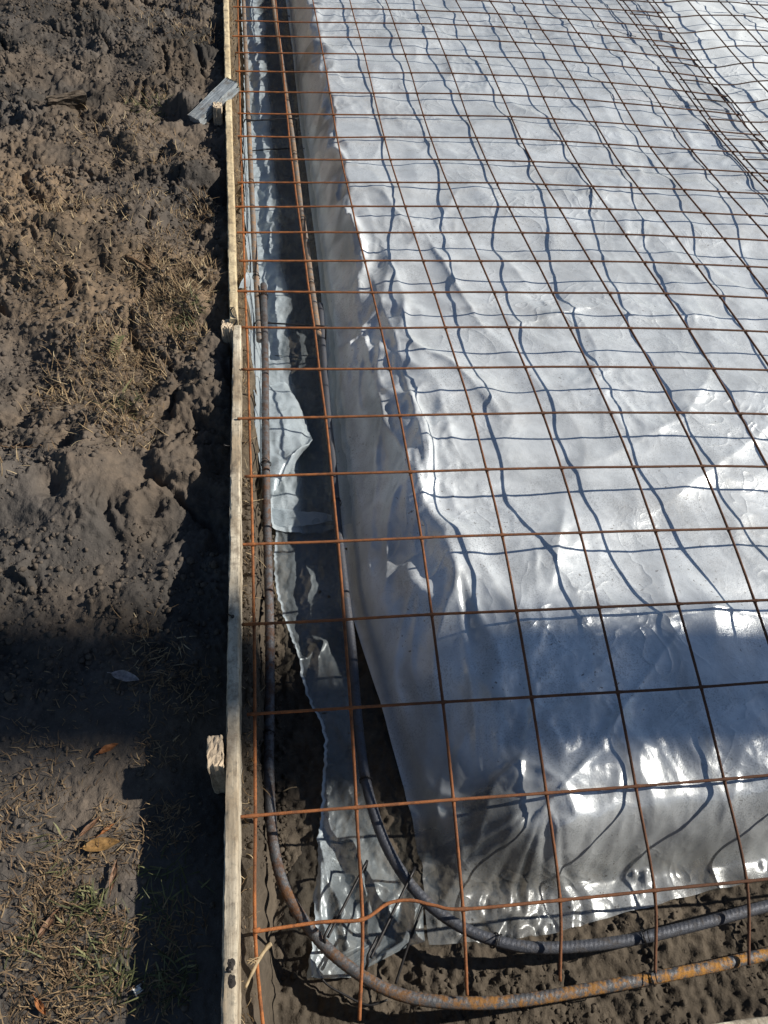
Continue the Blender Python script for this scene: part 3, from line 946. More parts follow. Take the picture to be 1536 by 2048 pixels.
Zf = floor_z(X, Y) + 0.010 + (0.006 + 0.010 * nearf) * np.maximum(0, r - 0.62) * 2.5 + 0.0025 * np.maximum(0, r2 - 0.65) * 2.5 + 0.012 * nearf * (1 + perlin(u * 6, Y * 6, 165))
for pts, a, hw in [([(700, 1690), (715, 1740), (730, 1800)], .03, .015), ([(640, 1690), (655, 1780), (690, 1830)], .018, .02), ([(640, 1740), (640, 1830), (650, 1880)], .02, .014),
                   ([(600, 1330), (615, 1325), (640, 1290)], .03, .012), ([(625, 1960), (640, 1880), (690, 1840)], .015, .015), ([(800, 1895), (815, 1850), (850, 1790)], .025, .014),
                   ([(590, 1290), (604, 1365), (622, 1412)], .012, .006), ([(735, 1760), (790, 1790), (760, 1830)], .014, .02)]:
    d, sd, tt = poly_dist(X, Y, [at(a_, b_, -.26) for a_, b_ in pts])
    Zf = Zf + a * np.exp(-d / hw)
me = mesh_np('plastic_strip', np.stack([X, Y, Zf], -1).reshape(-1, 3), grid_faces(len(s), len(t)))
set_attr(me, 'clear', np.clip(0.74 + 0.14 * perlin(X * 9, Y * 5, 166) - 0.42 * smooth(.05, .0, X - np.interp(Y, fl[:, 1], fl[:, 0]) - .01 * perlin(Y * 8, Y * 0, 167)) * smooth(.30, .2, Y) - .7 * smooth(.009, .003, X - np.interp(Y, fl[:, 1], fl[:, 0]) - .004 * perlin(Y * 60, Y * 0, 160)), 0, .85))
tag(link('plastic_strip', me, M_clear), 'ragged strip of plastic film lying on the near trench floor', 'plastic strip')

# ------------------------------------------------------------------ timber


def child(o, parent):
    o.parent = parent
    loc = Vector(parent.get('_w', (0, 0, 0)))
    o.location = -loc
    return o


def part(name, me, mat, root):
    o = link(name, me, mat)
    o.parent = root
    o.location = -Vector(root.location) if root.type == 'EMPTY' else (0, 0, 0)
    return o


def board_mesh(name, P0, P1, width, ztop0, ztop1, depth, seed, rough=0.0016, chamfer=0.003):
    """a sawn plank on edge from P0 to P1 (x, y), slightly waney top"""
    P0, P1 = np.array(P0, float), np.array(P1, float)
    L = np.linalg.norm(P1 - P0)
    d = (P1 - P0) / L
    nrm = np.array([d[1], -d[0]])
    n = int(L / 0.006)
    w, c = width / 2, chamfer
    prof = [(-w, -depth), (-w, -depth * .6), (-w, -depth * .2), (-w, -c * 3), (-w, -c), (-w + c * .5, -c * .3), (-w + c, 0), (-w * .5, 0.0002), (0, .0004), (w * .5, 0.0002), (w - c, 0), (w - c * .4, -c * .35), (w, -c), (w, -c * 3),
            (w, -depth * .2), (w, -depth * .6), (w, -depth)]
    prof = np.array(prof)
    k = len(prof)
    tt = np.linspace(0, 1, n)
    base = P0[None] + tt[:, None] * (P1 - P0)[None]
    zt = ztop0 + (ztop1 - ztop0) * tt
    yy = tt * L
    V = np.zeros((n, k, 3))
    for j, (a, b) in enumerate(prof):
        wob = rough * (perlin(yy * 18, np.full(n, j * 0.9), seed) + 0.6 * perlin(yy * 70, np.full(n, j * 1.7), seed + 1))
        wz = rough * 0.7 * (perlin(yy * 12, np.full(n, j * .7 + 9), seed + 2) + 0.7 * perlin(yy * 60, np.full(n, j * 1.3 + 4), seed + 3))
        dent = -0.004 * np.maximum(0, perlin(yy * 9, np.full(n, a * 40), seed + 4) - 0.35) if abs(b) < c * 1.2 else 0
        V[:, j, :2] = base + (a + wob + (0.0015 * perlin(yy * 2, yy * 0, seed + 6)))[:, None] * nrm[None]
        V[:, j, 2] = zt + b + wz + dent
    V = V.reshape(-1, 3)
    F = grid_faces(n, k)
    # end caps as quad strips
    m = k // 2
    caps = []
    for e in (0, (n - 1) * k):
        for j in range(m):
            q = [e + j, e + j + 1, e + k - 2 - j, e + k - 1 - j]
            if len(set(q)) == 4:
                caps.append(q)
    F = np.vstack([F, np.array(caps)])
    return mesh_np(name, V, F, True)


def shade_flat_sharp(o, ang=40):
    me = o.data
    bm = bmesh.new()
    bm.from_mesh(me)
    bmesh.ops.recalc_face_normals(bm, faces=bm.faces)
    for e in bm.edges:
        if len(e.link_faces) == 2 and e.calc_face_angle(0) > math.radians(ang):
            e.smooth = False
    bm.to_mesh(me)
    bm.free()


near_board = link('formwork_board', board_mesh('formwork_board', (-.0585, -.262), (-.0262, 1.606), .0235, .06, .062, .27, 11, .0016), M_wood_near)
tag(near_board, 'weathered grey tan formwork plank on edge, nearer of the two in line along the soil', 'board', 'planks of the formwork')
shade_flat_sharp(near_board)
far_board = link('formwork_board', board_mesh('formwork_board', (-.0345, 1.609), (-.068, 6.4), .024, .082, .082, .26, 23, .0013), M_wood_far)
tag(far_board, 'yellow sawn formwork plank on edge, farther of the two in line along the soil', 'board', 'planks of the formwork')
shade_flat_sharp(far_board)
front_board = link('formwork_board', board_mesh('formwork_board', (-.045, -.2485), (2.6, -.232), .03, .06, .06, .27, 31, .0010), M_wood_near)
tag(front_board, 'pale formwork plank crossing the bottom right corner, at right angles to the long ones', 'board', 'planks of the formwork')
shade_flat_sharp(front_board)


def nail(root, p, d, ln=.03):
    b = MB()
    d = np.array(d, float) / np.linalg.norm(d)
    p = np.array(p, float)
    b.tube([p, p + d * ln * .9, p + d * ln], .0016, 6)
    b.tube([p + d * ln, p + d * (ln + .001), p + d * (ln + .0022)], .0042, 8)
    return part('nail', *(lambda o: (o.data, None))(b.build('nail', M_black)), root) if False else b


for rt, p, d in [(near_board, at(461, 892, .055), (-.8, -.2, .35)), (near_board, at(455, 1228, .06), (.5, -.5, .3)), (near_board, at(462, 1945, .058), (-.2, .1, 1))]:
    o = nail(rt, p, d, .016).build('nail', M_black)
    o.parent = rt
# dark knots and old paint smear lie on the plank top
def splat(name, px_, py_, z, rx, ry, mat, seed, root):
    c = at(px_, py_, z)
    nr, na = 5, 28
    V = [(c[0], c[1], z + .0016)]
    for i in range(1, nr + 1):
        for j in range(na):
            a = j / na * 2 * math.pi
            q = i / nr * (1 + 0.28 * float(perlin(np.array(math.cos(a) * 1.6 + seed), np.array(math.sin(a) * 1.6), seed)))
            V.append((c[0] + rx * q * math.cos(a), c[1] + ry * q * math.sin(a), z + .0016 - .0012 * (i / nr) ** 2))
    F = []
    for i in range(1, nr):
        for j in range(na):
            a = 1 + (i - 1) * na + j
            b = 1 + (i - 1) * na + (j + 1) % na
            F.append((a, b, b + na, a + na))
    for j in range(0, na, 2):
        F.append((0, 1 + j, 1 + (j + 1) % na, 1 + (j + 2) % na))
    return link(name, mesh_np(name, V, F), mat, root)


M_knot = mat_plain('tar_stain', (0.035, 0.030, 0.028), 0.7, 0.5, 150)
splat('tar_stain', 461, 1928, .060, .0072, .010, M_knot, 3, near_board)
splat('tar_stain', 463, 1962, .060, .0065, .011, M_knot, 5, near_board)


def box_mesh(name, c, ax, ay, az, hx, hy, hz, seed, seg=6, rough=.0018, groove=None):
    """a rough timber block: c centre, ax/ay/az unit axes, half sizes"""
    bm = bmesh.new()
    bmesh.ops.create_cube(bm, size=2)
    bmesh.ops.subdivide_edges(bm, edges=bm.edges[:], cuts=seg, use_grid_fill=True)
    rnd = random.Random(seed)
    for v in bm.verts:
        x, y, z = v.co
        n = np.array(c) + ax * x * hx + ay * y * hy + az * z * hz
        if groove and abs(y) < .2 and x > .98:
            n = n - ax * hx * .35
        n = n + rough * np.array([rnd.uniform(-1, 1) for _ in range(3)])
        if z > .98:
            n = n + az * rnd.uniform(-1, 1) * rough * 0.9
        v.co = Vector(n)
    bmesh.ops.bevel(bm, geom=[e for e in bm.edges if e.calc_face_angle(0) > 1.0], offset=.0016, segments=1, affect='EDGES')
    me = bpy.data.meshes.new(name)
    bm.to_mesh(me)
    bm.free()
    return me


def ax3(d):
    d = np.array(d, float)
    d /= np.linalg.norm(d)
    a = np.cross([0, 0, 1.0], d)
    if np.linalg.norm(a) < 1e-3:
        a = np.array([1.0, 0, 0])
    a /= np.linalg.norm(a)
    return a, np.cross(d, a), d


for (px_, py_, zt, hx, hy, lean, lab, seed) in [
    (432, 1502, .062, .0155, .032, (-.06, .0, 1), 'squat pale timber stake outside the near plank, closest stake to the camera', 3),
    (455, 648, .068, .0155, .020, (0, 0, 1), 'square timber stake tucked behind the joint of the two planks', 4),
    (436, 210, .090, .0170, .026, (0, 0, 1), 'stake with a splintered pale top below the leaning grey offcut', 5)]:
    c = at(px_, py_, zt)
    d = np.array(lean, float)
    d /= np.linalg.norm(d)
    ln = .36
    o = link('timber_stake', box_mesh('timber_stake', c - d * ln / 2 + np.array([-.002, 0, 0]), np.array([1., 0, 0]), np.array([0, 1., 0]), d, hx, hy, ln / 2, seed, 7), M_stake)
    tag(o, lab, 'stake', 'stakes behind the formwork')

# grey painted offcut leaning on the far plank
p0, p1 = at(390, 243, .035), at(466, 168, .118)
d = (p1 - p0) / np.linalg.norm(p1 - p0)
sidev = np.cross(d, [0, 0, 1.0]); sidev /= np.linalg.norm(sidev)
upv = np.cross(sidev, d)
root = empty('timber_offcut', tuple(p0))
tag(root, 'grey painted timber offcut with a groove leaning across the far plank', 'offcut')
L = np.linalg.norm(p1 - p0)
part('block', box_mesh('block', (p0 + p1) / 2, sidev, upv, d, .030, .019, L / 2, 8, 9, .0011, True), M_paint, root)
part('end_grain', box_mesh('end_grain', p1 + d * .0016, sidev, upv, d, .0292, .0184, .0022, 9, 4, .0006), M_wood_far, root)

# wire tie at the plank joint
b = MB()
for off in (0, .006, .011):
    P = [at(459 + off * 300, 622, .083) + np.array([0, 0, .002]), at(462 + off * 500, 618, .083) + np.array([0, 0, .006]), at(468 + off * 420, 632, .084) + np.array([0, 0, .004]),
         at(471 + off * 300, 646, .07) + np.array([0, 0, .006]), at(467 + off * 200, 652, .065) + np.array([0, 0, .002])]
    b.tube(catmull(P, .002), .0011, 5)
tag(b.build('wire_clip', M_black), 'twisted thin wire looped over the joint of the two planks', 'wire')

# ------------------------------------------------------------------ welded mesh sheets


def wire_path(pts, amp, seed, step=.008):
    P = catmull(pts, step)
    s = np.concatenate([[0], np.cumsum(np.linalg.norm(np.diff(P, axis=0), axis=1))])
    P[:, 2] += amp * perlin(s * 3.1, np.full(len(s), seed * 1.37), 201)
    P[:, 0] += amp * 0.6 * perlin(s * 2.7, np.full(len(s), seed * 2.11), 202)
    P[:, 1] += amp * 0.6 * perlin(s * 2.9, np.full(len(s), seed * 0.71), 203)
    return P


WR = .0033


def wire_obj(P, name, mat, root, seed, nodes=None):
    def rf(s, a):
        return 0.00035 * perlin(s * 160 + a * 0, a * 1.6 + s * 0 + seed, 204)
    rad = np.full(len(P), WR)
    if nodes is not None:
        d = np.sqrt(((P[:, None, :2] - nodes[None, :, :2]) ** 2).sum(-1)).min(1)
        rad = rad + .0011 * np.exp(-(d / .006) ** 2)
    V, F = tube_arrays(P, rad, 8, rf)
    return part(name, mesh_np(name, V, F), mat, root)


root = empty('mesh_sheet', (0.0, 0.2, 0.0))
tag(root, 'near welded wire mesh sheet with orange rust spanning trench and pad', 'wire mesh', 'reinforcing mesh sheets')
OVER = {0: (529, 2085, -.098), 1: (719, 2040, -.135), 2: (935, 1990, -.155), 3: (1122, 1962, -.165), 4: (1311, 1946, -.165), 5: (1501, 1931, -.16)}
for i in range(NCOL):
    pts = []
    if i in OVER:
        pts.append(at(*OVER[i]))
    else:
        pts.append(NODE[i, 0] + np.array([0, -.13, -.035]))
    pts += [NODE[i, r] for r in range(NROW)]
    pts = np.array(pts)
    pts[:, 2] -= .0033
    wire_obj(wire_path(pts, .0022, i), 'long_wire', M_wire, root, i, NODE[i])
for r in range(NROW):
    a = NODE[0, r] + (NODE[0, r] - NODE[1, r]) * (.10 + .06 * math.sin(r * 2.3))
    z = NODE[12, r] + (NODE[12, r] - NODE[11, r]) * .14
    pts = np.array([a] + [NODE[i, r] for i in range(NCOL)] + [z])
    if r == 0:      # kinked end wire
        pts = np.array([at(521, 1859, -.083)] + [NODE[0, 0], at(640, 1845, -.092), NODE[1, 0], at(775, 1808, -.108), at(820, 1801, -.112), at(866, 1811, -.113)] + [NODE[i, 0] for i in range(2, NCOL)] + [z])
    pts[:, 2] += .0033
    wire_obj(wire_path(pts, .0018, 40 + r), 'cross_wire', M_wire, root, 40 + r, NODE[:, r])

root = empty('mesh_sheet', (2.2, 1.1, 0.0))
tag(root, 'far welded wire mesh sheet lapped over the near one above whiter plastic', 'wire mesh', 'reinforcing mesh sheets')
def z2(x, y):
    z = zmesh(np.minimum(x, 2.4), y)
    return np.maximum(z + 0.010, 0) * 0 + z + .014 + 0.032 * smooth(2.42, 2.7, x) * smooth(1.5, 2.6, y)
for k in range(11):
    x = 2.212 + .2 * k
    yy = np.arange(1.0, 6.6, .1)
    xx = x + .004 * np.sin(yy * 1.7 + k)
    P = np.stack([xx, yy, z2(xx, yy) + .001 + .010 * perlin(yy * 1.4, yy * 0 + k * .77, 210)], -1)
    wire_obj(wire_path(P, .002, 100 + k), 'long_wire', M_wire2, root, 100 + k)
for r in range(28):
    y = 1.077 + .2 * r
    xx = np.arange(2.185, 4.30, .1)
    yy = y - .012 * (xx - 2.2) + .004 * np.sin(xx * 2 + r)
    P = np.stack([xx, yy, z2(xx, yy) + .0085 + .010 * perlin(yy * 1.4, (xx - 2.212) / .2 * .77, 210)], -1)
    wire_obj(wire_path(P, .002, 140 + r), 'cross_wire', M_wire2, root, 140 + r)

# ------------------------------------------------------------------ deformed bars


def rebar(pts, R, mat, label, seed, ties=(), end=None):
    P = catmull(pts, .0020)
    s = np.concatenate([[0], np.cumsum(np.linalg.norm(np.diff(P, axis=0), axis=1))])
    pitch = .0098

    def rf(s_, a):
        ph = ((s_ + 0.009 * np.sin(a - 1.0) * np.sign(np.cos(a - 1.0))) / pitch + np.where(np.cos(a) > 0, 0, .5)) % 1.0
        rib = np.exp(-((ph - .5) / .11) ** 2) * np.abs(np.sin(a - 1.0)) ** 0.4
        lon = np.exp(-((np.sin(a - 1.0)) / .16) ** 2)
        return .0009 * rib + .0011 * lon + .0003 * perlin(s_ * 90, a * 2, seed)
    V, F = tube_arrays(P, R, 24, rf)
    o = link('rebar', mesh_np('rebar', V, F), mat)
    tag(o, label, 'rebar', 'bent and straight bars in the trench')
    T, N, B = frames(P)
    for q in ties:
        k = int(np.argmin(np.abs(s / s[-1] - q)))
        b = MB()
        th = np.linspace(0, 2 * np.pi * 1.9, 48)
        rr = R + .0030
        tilt = random.uniform(-.5, .5)
        ring = P[k] + rr * (np.cos(th)[:, None] * N[k] + np.sin(th)[:, None] * B[k]) + T[k] * (np.linspace(-.0022, .0022, 48)[:, None] + tilt * rr * np.cos(th)[:, None])
        b.tube(ring, .0011, 5)
        e = ring[-1]
        b.tube(catmull([e, e + N[k] * .010 + T[k] * .004, e + N[k] * .016 + B[k] * .010, e + N[k] * .013 + B[k] * .020], .002), .0011, 5)
        t_ = b.build('tie_wire', M_black)
        t_.parent = o
    return o


ZB = -.185
ZO = -.13
rebar([at(484, -60, ZO), at(487, 0, ZO), at(492, 120, ZO), at(497, 240, ZO), at(502, 350, ZO), at(508, 480, ZO), at(514, 580, ZO), at(519, 681, ZO)], .0102, M_bar_brown,
      'straight brown bar running away along the soil side of the far trench', 11, (.55, .72, .9))
rebar([at(527, 570, ZO + .01), at(530, 700, ZO), at(531, 850, ZO - .01), at(533, 1000, ZO - .02), at(537, 1150, ZO - .03), at(540, 1300, ZO - .04), at(539, 1430, ZB), at(538, 1540, ZB), at(546, 1680, ZB), at(574, 1785, ZB), at(640, 1882, ZB), at(724, 1952, ZB),
       at(810, 1992, ZB), at(920, 2006, ZB), at(1040, 2001, ZB), at(1200, 1975, ZB), at(1400, 1938, ZB), at(1536, 1908, ZB), at(1800, 1850, ZB)], .0112, M_bar_rust,
      'outer orange rusted bar bent round the trench corner nearest the planks', 12, (.02, .25, .49, .83))
ZI = -.15
rebar([at(540, -50, ZI), at(547, 10, ZI), at(562, 110, ZI), at(575, 205, ZI), at(587, 290, ZI), at(600, 400, ZI), at(613, 490, ZI), at(626, 590, ZI), at(637, 670, ZI)], .0102, M_bar_brown,
      'straight brown bar running away at the foot of the plastic slope', 13, (.5, .65, .8, .92))
rebar([at(640, 610, ZI - .03), at(647, 720, ZB), at(655, 830, ZB), at(665, 920, ZB), at(676, 1050, ZB), at(690, 1180, ZB), at(703, 1290, ZB), at(712, 1400, ZB), at(722, 1500, ZB), at(738, 1590, ZB), at(772, 1690, ZB), at(830, 1780, ZB), at(905, 1844, ZB),
       at(1000, 1884, ZB), at(1100, 1896, ZB), at(1250, 1882, ZB), at(1400, 1848, ZB), at(1536, 1812, ZB), at(1800, 1750, ZB)], .0112, M_bar_steel,
      'inner dark steel bar bent round the corner just outside the plastic hem', 14, (.3, .56, .70, .80))


# ------------------------------------------------------------------ ligatures of thin black wire
def stirrup(a, c, z0, z1, label, r=.0029, over=.02):
    a, c = np.array(a[:2]), np.array(c[:2])
    d = (c - a) / np.linalg.norm(c - a)
    L = np.linalg.norm(c - a)
    k = .014
    pr = [(k, 0), (L - k, 0), (L - k * .3, -k * .3), (L, -k), (L, z1 - z0 + k), (L - k * .3, z1 - z0 + k * .3), (L - k, z1 - z0), (k, z1 - z0), (k * .3, z1 - z0 + k * .3), (0, z1 - z0 + k), (0, -k), (k * .3, -k * .3), (k * 1.1, .004), (k * 4, -.004)]
    P = [(a[0] + d[0] * u, a[1] + d[1] * u, z0 + w) for u, w in pr]
    P[-1] = (P[-1][0] - d[1] * .006, P[-1][1] + d[0] * .006, P[-1][2])
    P[-2] = (P[-2][0] - d[1] * .006, P[-2][1] + d[0] * .006, P[-2][2])
    b = MB()
    b.tube(catmull(P, .004), r, 7)
    return tag(b.build('stirrup', M_black), label, 'stirrup', 'thin wire stirrups holding the trench bars')


stirrup(at(486, 240, -.11), at(594, 243, -.13), -.115, -.25, 'black wire stirrup across the far trench near the leaning offcut')
stirrup(at(508, 642, -.12), at(652, 655, -.13), -.125, -.262, 'black wire stirrup across the trench by the plank joint')
stirrup(at(648, 1889, -.17), at(735, 1720, -.17), -.172, -.255, 'black wire stirrup at the corner over the torn film strip')
stirrup(at(734, 1930, -.17), at(830, 1735, -.17), -.172, -.255, 'black wire stirrup slanting under the bend of the dark inner bar')
b = MB()
b.tube(catmull([at(634, 1880, -.262), at(633, 1930, -.25), at(650, 1965, -.255), at(690, 1990, -.262), at(735, 2010, -.268), at(775, 2000, -.268)], .004), .0024, 6)
tag(b.build('loose_wire', M_black), 'bent length of black wire lying under the rusted corner bar', 'wire')
b = MB()
b.tube(catmull([at(850, 1800, -.23), at(820, 1880, -.24), at(791, 1968, -.262)], .004), .0030, 6)
tag(b.build('loose_wire', M_black), 'short straight black wire poking out below the plastic corner', 'wire')

# ------------------------------------------------------------------ soil crumbs, grass, leaves


def crumbs(name, pts, rad, mat, seed, kind='stuff', zf=None):
    base = bmesh.new()
    bmesh.ops.create_icosphere(base, subdivisions=1, radius=1)
    bv = np.array([v.co[:] for v in base.verts])
    bf = np.array([[v.index for v in f.verts] for f in base.faces])
    base.free()
    rg = np.random.default_rng(seed)
    Vs, Fs = [], []
    shapes = []
    for k in range(12):
        o = rg.uniform(-50, 50, 3)
        q = bv * (1 + 0.55 * perlin(bv[:, 0] * 1.4 + o[0] + bv[:, 2] * .7, bv[:, 1] * 1.4 + o[1] - bv[:, 2] * .9, k) + 0.34 * perlin(bv[:, 0] * 3 + o[1], bv[:, 2] * 4 + bv[:, 1] * 2 + o[2], k + 20))[:, None]
        shapes.append(q * rg.uniform(.75, 1.2, 3))
    n = 0
    for p, r in zip(pts, rad):
        q = shapes[rg.integers(12)]
        a = rg.uniform(0, 6.28)
        c_, s_ = math.cos(a), math.sin(a)
        R_ = np.array([[c_, -s_, 0], [s_, c_, 0], [0, 0, 1]])
        Vs.append(q @ R_.T * r + p)
        Fs.append(bf + n)
        n += len(bv)
    V = np.vstack(Vs)
    me = mesh_np(name, V, np.vstack(Fs), False)
    set_attr(me, 'dry', np.full(len(V), .25))
    return link(name, me, mat)


def scatter(n, x0, x1, y0, y1, hf, rmin, rmax, rg, cond=None):
    x = rg.uniform(x0, x1, n)
    y = rg.uniform(y0, y1, n)
    if cond is not None:
        m = cond(x, y)
        x, y = x[m], y[m]
    r = rmin + (rmax - rmin) * rg.random(len(x)) ** 4
    z = hf(x, y) + r * .05
    return np.stack([x, y, z], -1), r


rg = np.random.default_rng(5)
P1, R1 = scatter(24000, -1.25, -.085, .5, 4.6, spoil_z, .0020, .0095, rg, lambda x, y: fbm(x * 2.4, y * 2.4, 301, 3) > -.35 - .0 * x)
P2, R2 = scatter(700, -.6, -.085, -.3, .55, spoil_z, .0015, .007, rg)
o = crumbs('soil_crumbs', np.vstack([P1, P2]), np.concatenate([R1, R2]), M_soil, 6)
tag(o, None, None, None, 'stuff')
P1, R1 = scatter(3500, .02, 1.7, -.22, .16, trench_z, .0015, .009, rg, lambda x, y: (fbm(x * 6, y * 6, 303, 2) > -.05) & ((x < .07) | (y < np.interp(x, [.07, .1, .25, .35] + list(HM[:, 0]), [-.06, -.06, -.05, -.02] + list(HM[:, 1])) - .016)))
P2, R2 = scatter(1500, -.03, .055, .15, 1.1, trench_z, .0015, .008, rg)
o = crumbs('trench_crumbs', np.vstack([P1, P2]), np.concatenate([R1, R2]), M_floor, 9)
tag(o, None, None, None, 'stuff')


def blades(name, roots, mat, seed, length=(.02, .06), width=.0012, tilt=(.5, 1.4), hue=(0, 1), curl=1.0):
    rg = np.random.default_rng(seed)
    n = len(roots)
    roots = np.asarray(roots)
    L = rg.uniform(length[0], length[1], n)
    az = rg.uniform(0, 2 * np.pi, n)
    el = np.pi / 2 - rg.uniform(tilt[0], tilt[1], n)
    w = width * rg.uniform(.6, 1.4, n)
    hu = rg.uniform(hue[0], hue[1], n)
    seg = 4
    V = np.zeros((n, (seg + 1) * 2, 3))
    p = roots.copy()
    bend = rg.uniform(-.9, .4, n) * curl
    yaw = rg.uniform(-.9, .9, n) * curl
    for k in range(seg + 1):
        wk = w * (1 - (k / seg) ** 2 * .85)
        sd = np.stack([-np.sin(az), np.cos(az), np.zeros(n)], -1)
        V[:, 2 * k] = p - sd * wk[:, None]
        V[:, 2 * k + 1] = p + sd * wk[:, None]
        V[:, 2 * k + 1, 2] += wk * .7
        d = np.stack([np.cos(az) * np.cos(el), np.sin(az) * np.cos(el), np.sin(el)], -1)
        p = p + d * (L / seg)[:, None]
        el = el + bend / seg
        az = az + yaw / seg
    idx = (np.arange(n) * (seg + 1) * 2)[:, None, None] + (np.arange(seg) * 2)[None, :, None] + np.array([0, 1, 3, 2])[None, None, :]
    me = mesh_np(name, V.reshape(-1, 3), idx.reshape(-1, 4))
    set_attr(me, 'hue', np.repeat(hu, (seg + 1) * 2))
    return link(name, me, mat)


M_straw = mat_plain('dry_straw', None, 0.8, 0.6, 60, 0.0, 'hue', [(0.0, (0.10, 0.065, 0.040)), (0.45, (0.20, 0.135, 0.075)), (0.8, (0.33, 0.245, 0.14)), (1.0, (0.45, 0.37, 0.24))])
M_grass = mat_plain('green_grass', None, 0.6, 0.4, 60, 0.0, 'hue', [(0.0, (0.040, 0.042, 0.018)), (0.6, (0.075, 0.085, 0.032)), (1.0, (0.19, 0.19, 0.09))])


def clusters(spec, hf, seed):
    rg = np.random.default_rng(seed)
    out = []
    for px_, py_, r, n in spec:
        c = at(px_, py_, 0.0 if py_ < 1200 else -.066)
        a = rg.uniform(0, 6.28, n)
        q = r * np.sqrt(rg.random(n)) * rg.uniform(.6, 1.2, n)
        out.append(np.stack([c[0] + q * np.cos(a), c[1] + q * np.sin(a)], -1))
    P = np.vstack(out)
    P = P[P[:, 0] < -.08]
    return np.column_stack([P, hf(P[:, 0], P[:, 1]) + .002])


spec = [(370, 600, .11, 620), (330, 640, .10, 420), (290, 560, .10, 240), (400, 560, .06, 200), (150, 770, .13, 330), (250, 690, .12, 330), (280, 740, .09, 330), (130, 580, .15, 160), (30, 440, .22, 280), (140, 455, .12, 240),
        (300, 330, .2, 300), (230, 300, .2, 220), (290, 215, .16, 220), (340, 60, .25, 320), (400, 90, .15, 160), (250, 850, .11, 260), (330, 540, .1, 160), (60, 560, .2, 160), (380, 690, .06, 160), (400, 430, .09, 160), (200, 480, .3, 160), (180, 690, .12, 160),
        (60, 900, .12, 40), (300, 440, .15, 140), (390, 460, .1, 100), (310, 1300, .09, 100), (250, 860, .06, 90), (350, 500, .08, 120)]
tag(blades('dry_grass', clusters(spec, spoil_z, 21), M_straw, 22, (.012, .05), .0011, (.5, 1.5)), None, None, None, 'stuff')
spec = [(30, 1640, .07, 170), (120, 1760, .09, 400), (60, 1830, .09, 340), (170, 1900, .08, 340), (60, 1960, .09, 260), (180, 1990, .07, 220), (220, 1640, .04, 60), (250, 1700, .05, 130), (240, 1860, .04, 130), (100, 2030, .08, 200), (320, 1500, .06, 100),
        (60, 1530, .09, 120), (150, 1560, .08, 60), (340, 1650, .06, 160), (350, 1850, .06, 160), (320, 1980, .06, 160), (370, 1380, .07, 160), (300, 1370, .08, 130), (100, 1400, .12, 70)]
tag(blades('dead_turf', clusters(spec, spoil_z, 23), M_straw, 24, (.006, .030), .0009, (.6, 1.5), (0, .72)), None, None, None, 'stuff')
spec = [(170, 1830, .04, 26), (210, 1930, .045, 46), (190, 1790, .03, 24), (240, 1960, .03, 28), (120, 1700, .06, 12), (60, 1900, .06, 16), (330, 1780, .06, 60), (300, 230, .09, 120), (360, 660, .05, 70), (250, 820, .06, 60), (390, 640, .04, 40), (340, 1960, .05, 60)]
tag(blades('green_grass', clusters(spec, spoil_z, 25), M_grass, 26, (.018, .055), .0013, (.7, 1.45)), None, None, None, 'stuff')
# roots and straw hanging out of the cut soil beside the planks
rg = np.random.default_rng(31)
yy = np.concatenate([rg.uniform(-.2, 1.2, 150), rg.uniform(1.2, 4.6, 900)])
xx = board_x(yy) + .014 + np.abs(rg.normal(0, .016, len(yy)))
tag(blades('grass_roots', np.column_stack([xx, yy, trench_z(xx, yy) + .003]), M_straw, 32, (.010, .038), .0006, (.3, 1.5), (.2, 1.0), 2.2), None, None, None, 'stuff')


def long_root(pts, r, label, name='root_strand', cat='root'):
    b = MB()
    P = catmull(pts, .004)
    b.tube(P, np.linspace(r, r * .4, len(P)), 5)
    o = b.build(name, M_twig)
    return tag(o, label, cat)


M_twig = mat_plain('dry_twig', (0.40, 0.31, 0.19), 0.8, 0.45, 90)
M_bark = mat_plain('brown_twig', (0.22, 0.14, 0.08), 0.85, 0.5, 90)
long_root([at(492, 1105, -.05), at(512, 1115, -.09), at(535, 1140, -.16), at(550, 1180, -.2), at(553, 1210, -.23)], .0012, 'long pale root dangling over the rusted bar beside the near plank')
long_root([at(490, 1003, -.03), at(508, 1002, -.05), at(527, 998, -.09)], .0014, 'short pale root sticking out above the film hem')
long_root([at(566, 1583, -.25), at(580, 1576, -.245), at(594, 1574, -.25)], .0018, 'short pale straw on the dark trench floor', 'straw_stalk', 'straw')
b = MB()
P = catmull([at(491, 1975, -.02), at(505, 1945, -.035), at(520, 1915, -.05), at(536, 1893, -.06), at(543, 1887, -.06)], .004)
b.tube(P, np.linspace(.0022, .0040, len(P)) * (1 + .15 * np.sin(np.arange(len(P)) * .9)), 8)
for a_, b_ in [((514, 1925), (497, 1918)), ((520, 1914), (494, 1928)), ((518, 1920), (500, 1930)), ((512, 1928), (492, 1921))]:
    b.tube(catmull([at(*a_, -.043), at((a_[0] + b_[0]) / 2, (a_[1] + b_[1]) / 2 - 3, -.04), at(*b_, -.04)], .003), .0009, 5)
tag(b.build('root_stick', M_twig), 'pale broken root with fine hairs beside the near end of the plank', 'stick')
b = MB()
c0, c1 = at(258, 540, .0), at(305, 566, .0)
P = np.linspace(c0, c1, 14)
P[:, 2] = spoil_z(P[:, 0], P[:, 1]).max() - .004 + .006 * np.sin(np.linspace(0, 3, 14))
b.tube(P, np.linspace(.007, .004, 14), 8)
tag(b.build('twig', M_bark), 'thick brown twig lying on the churned soil', 'twig')
b = MB()
P = np.array([at(0, 905, -.03), at(30, 912, -.03), at(60, 914, -.03), at(95, 922, -.03)])
P = catmull(P, .006)
P[:, 2] = spoil_z(P[:, 0], P[:, 1]) + .006
b.tube(P, np.linspace(.002, .001, len(P)), 6)
tag(b.build('twig', M_bark), 'thin curved twig at the left edge on crumbly soil', 'twig')


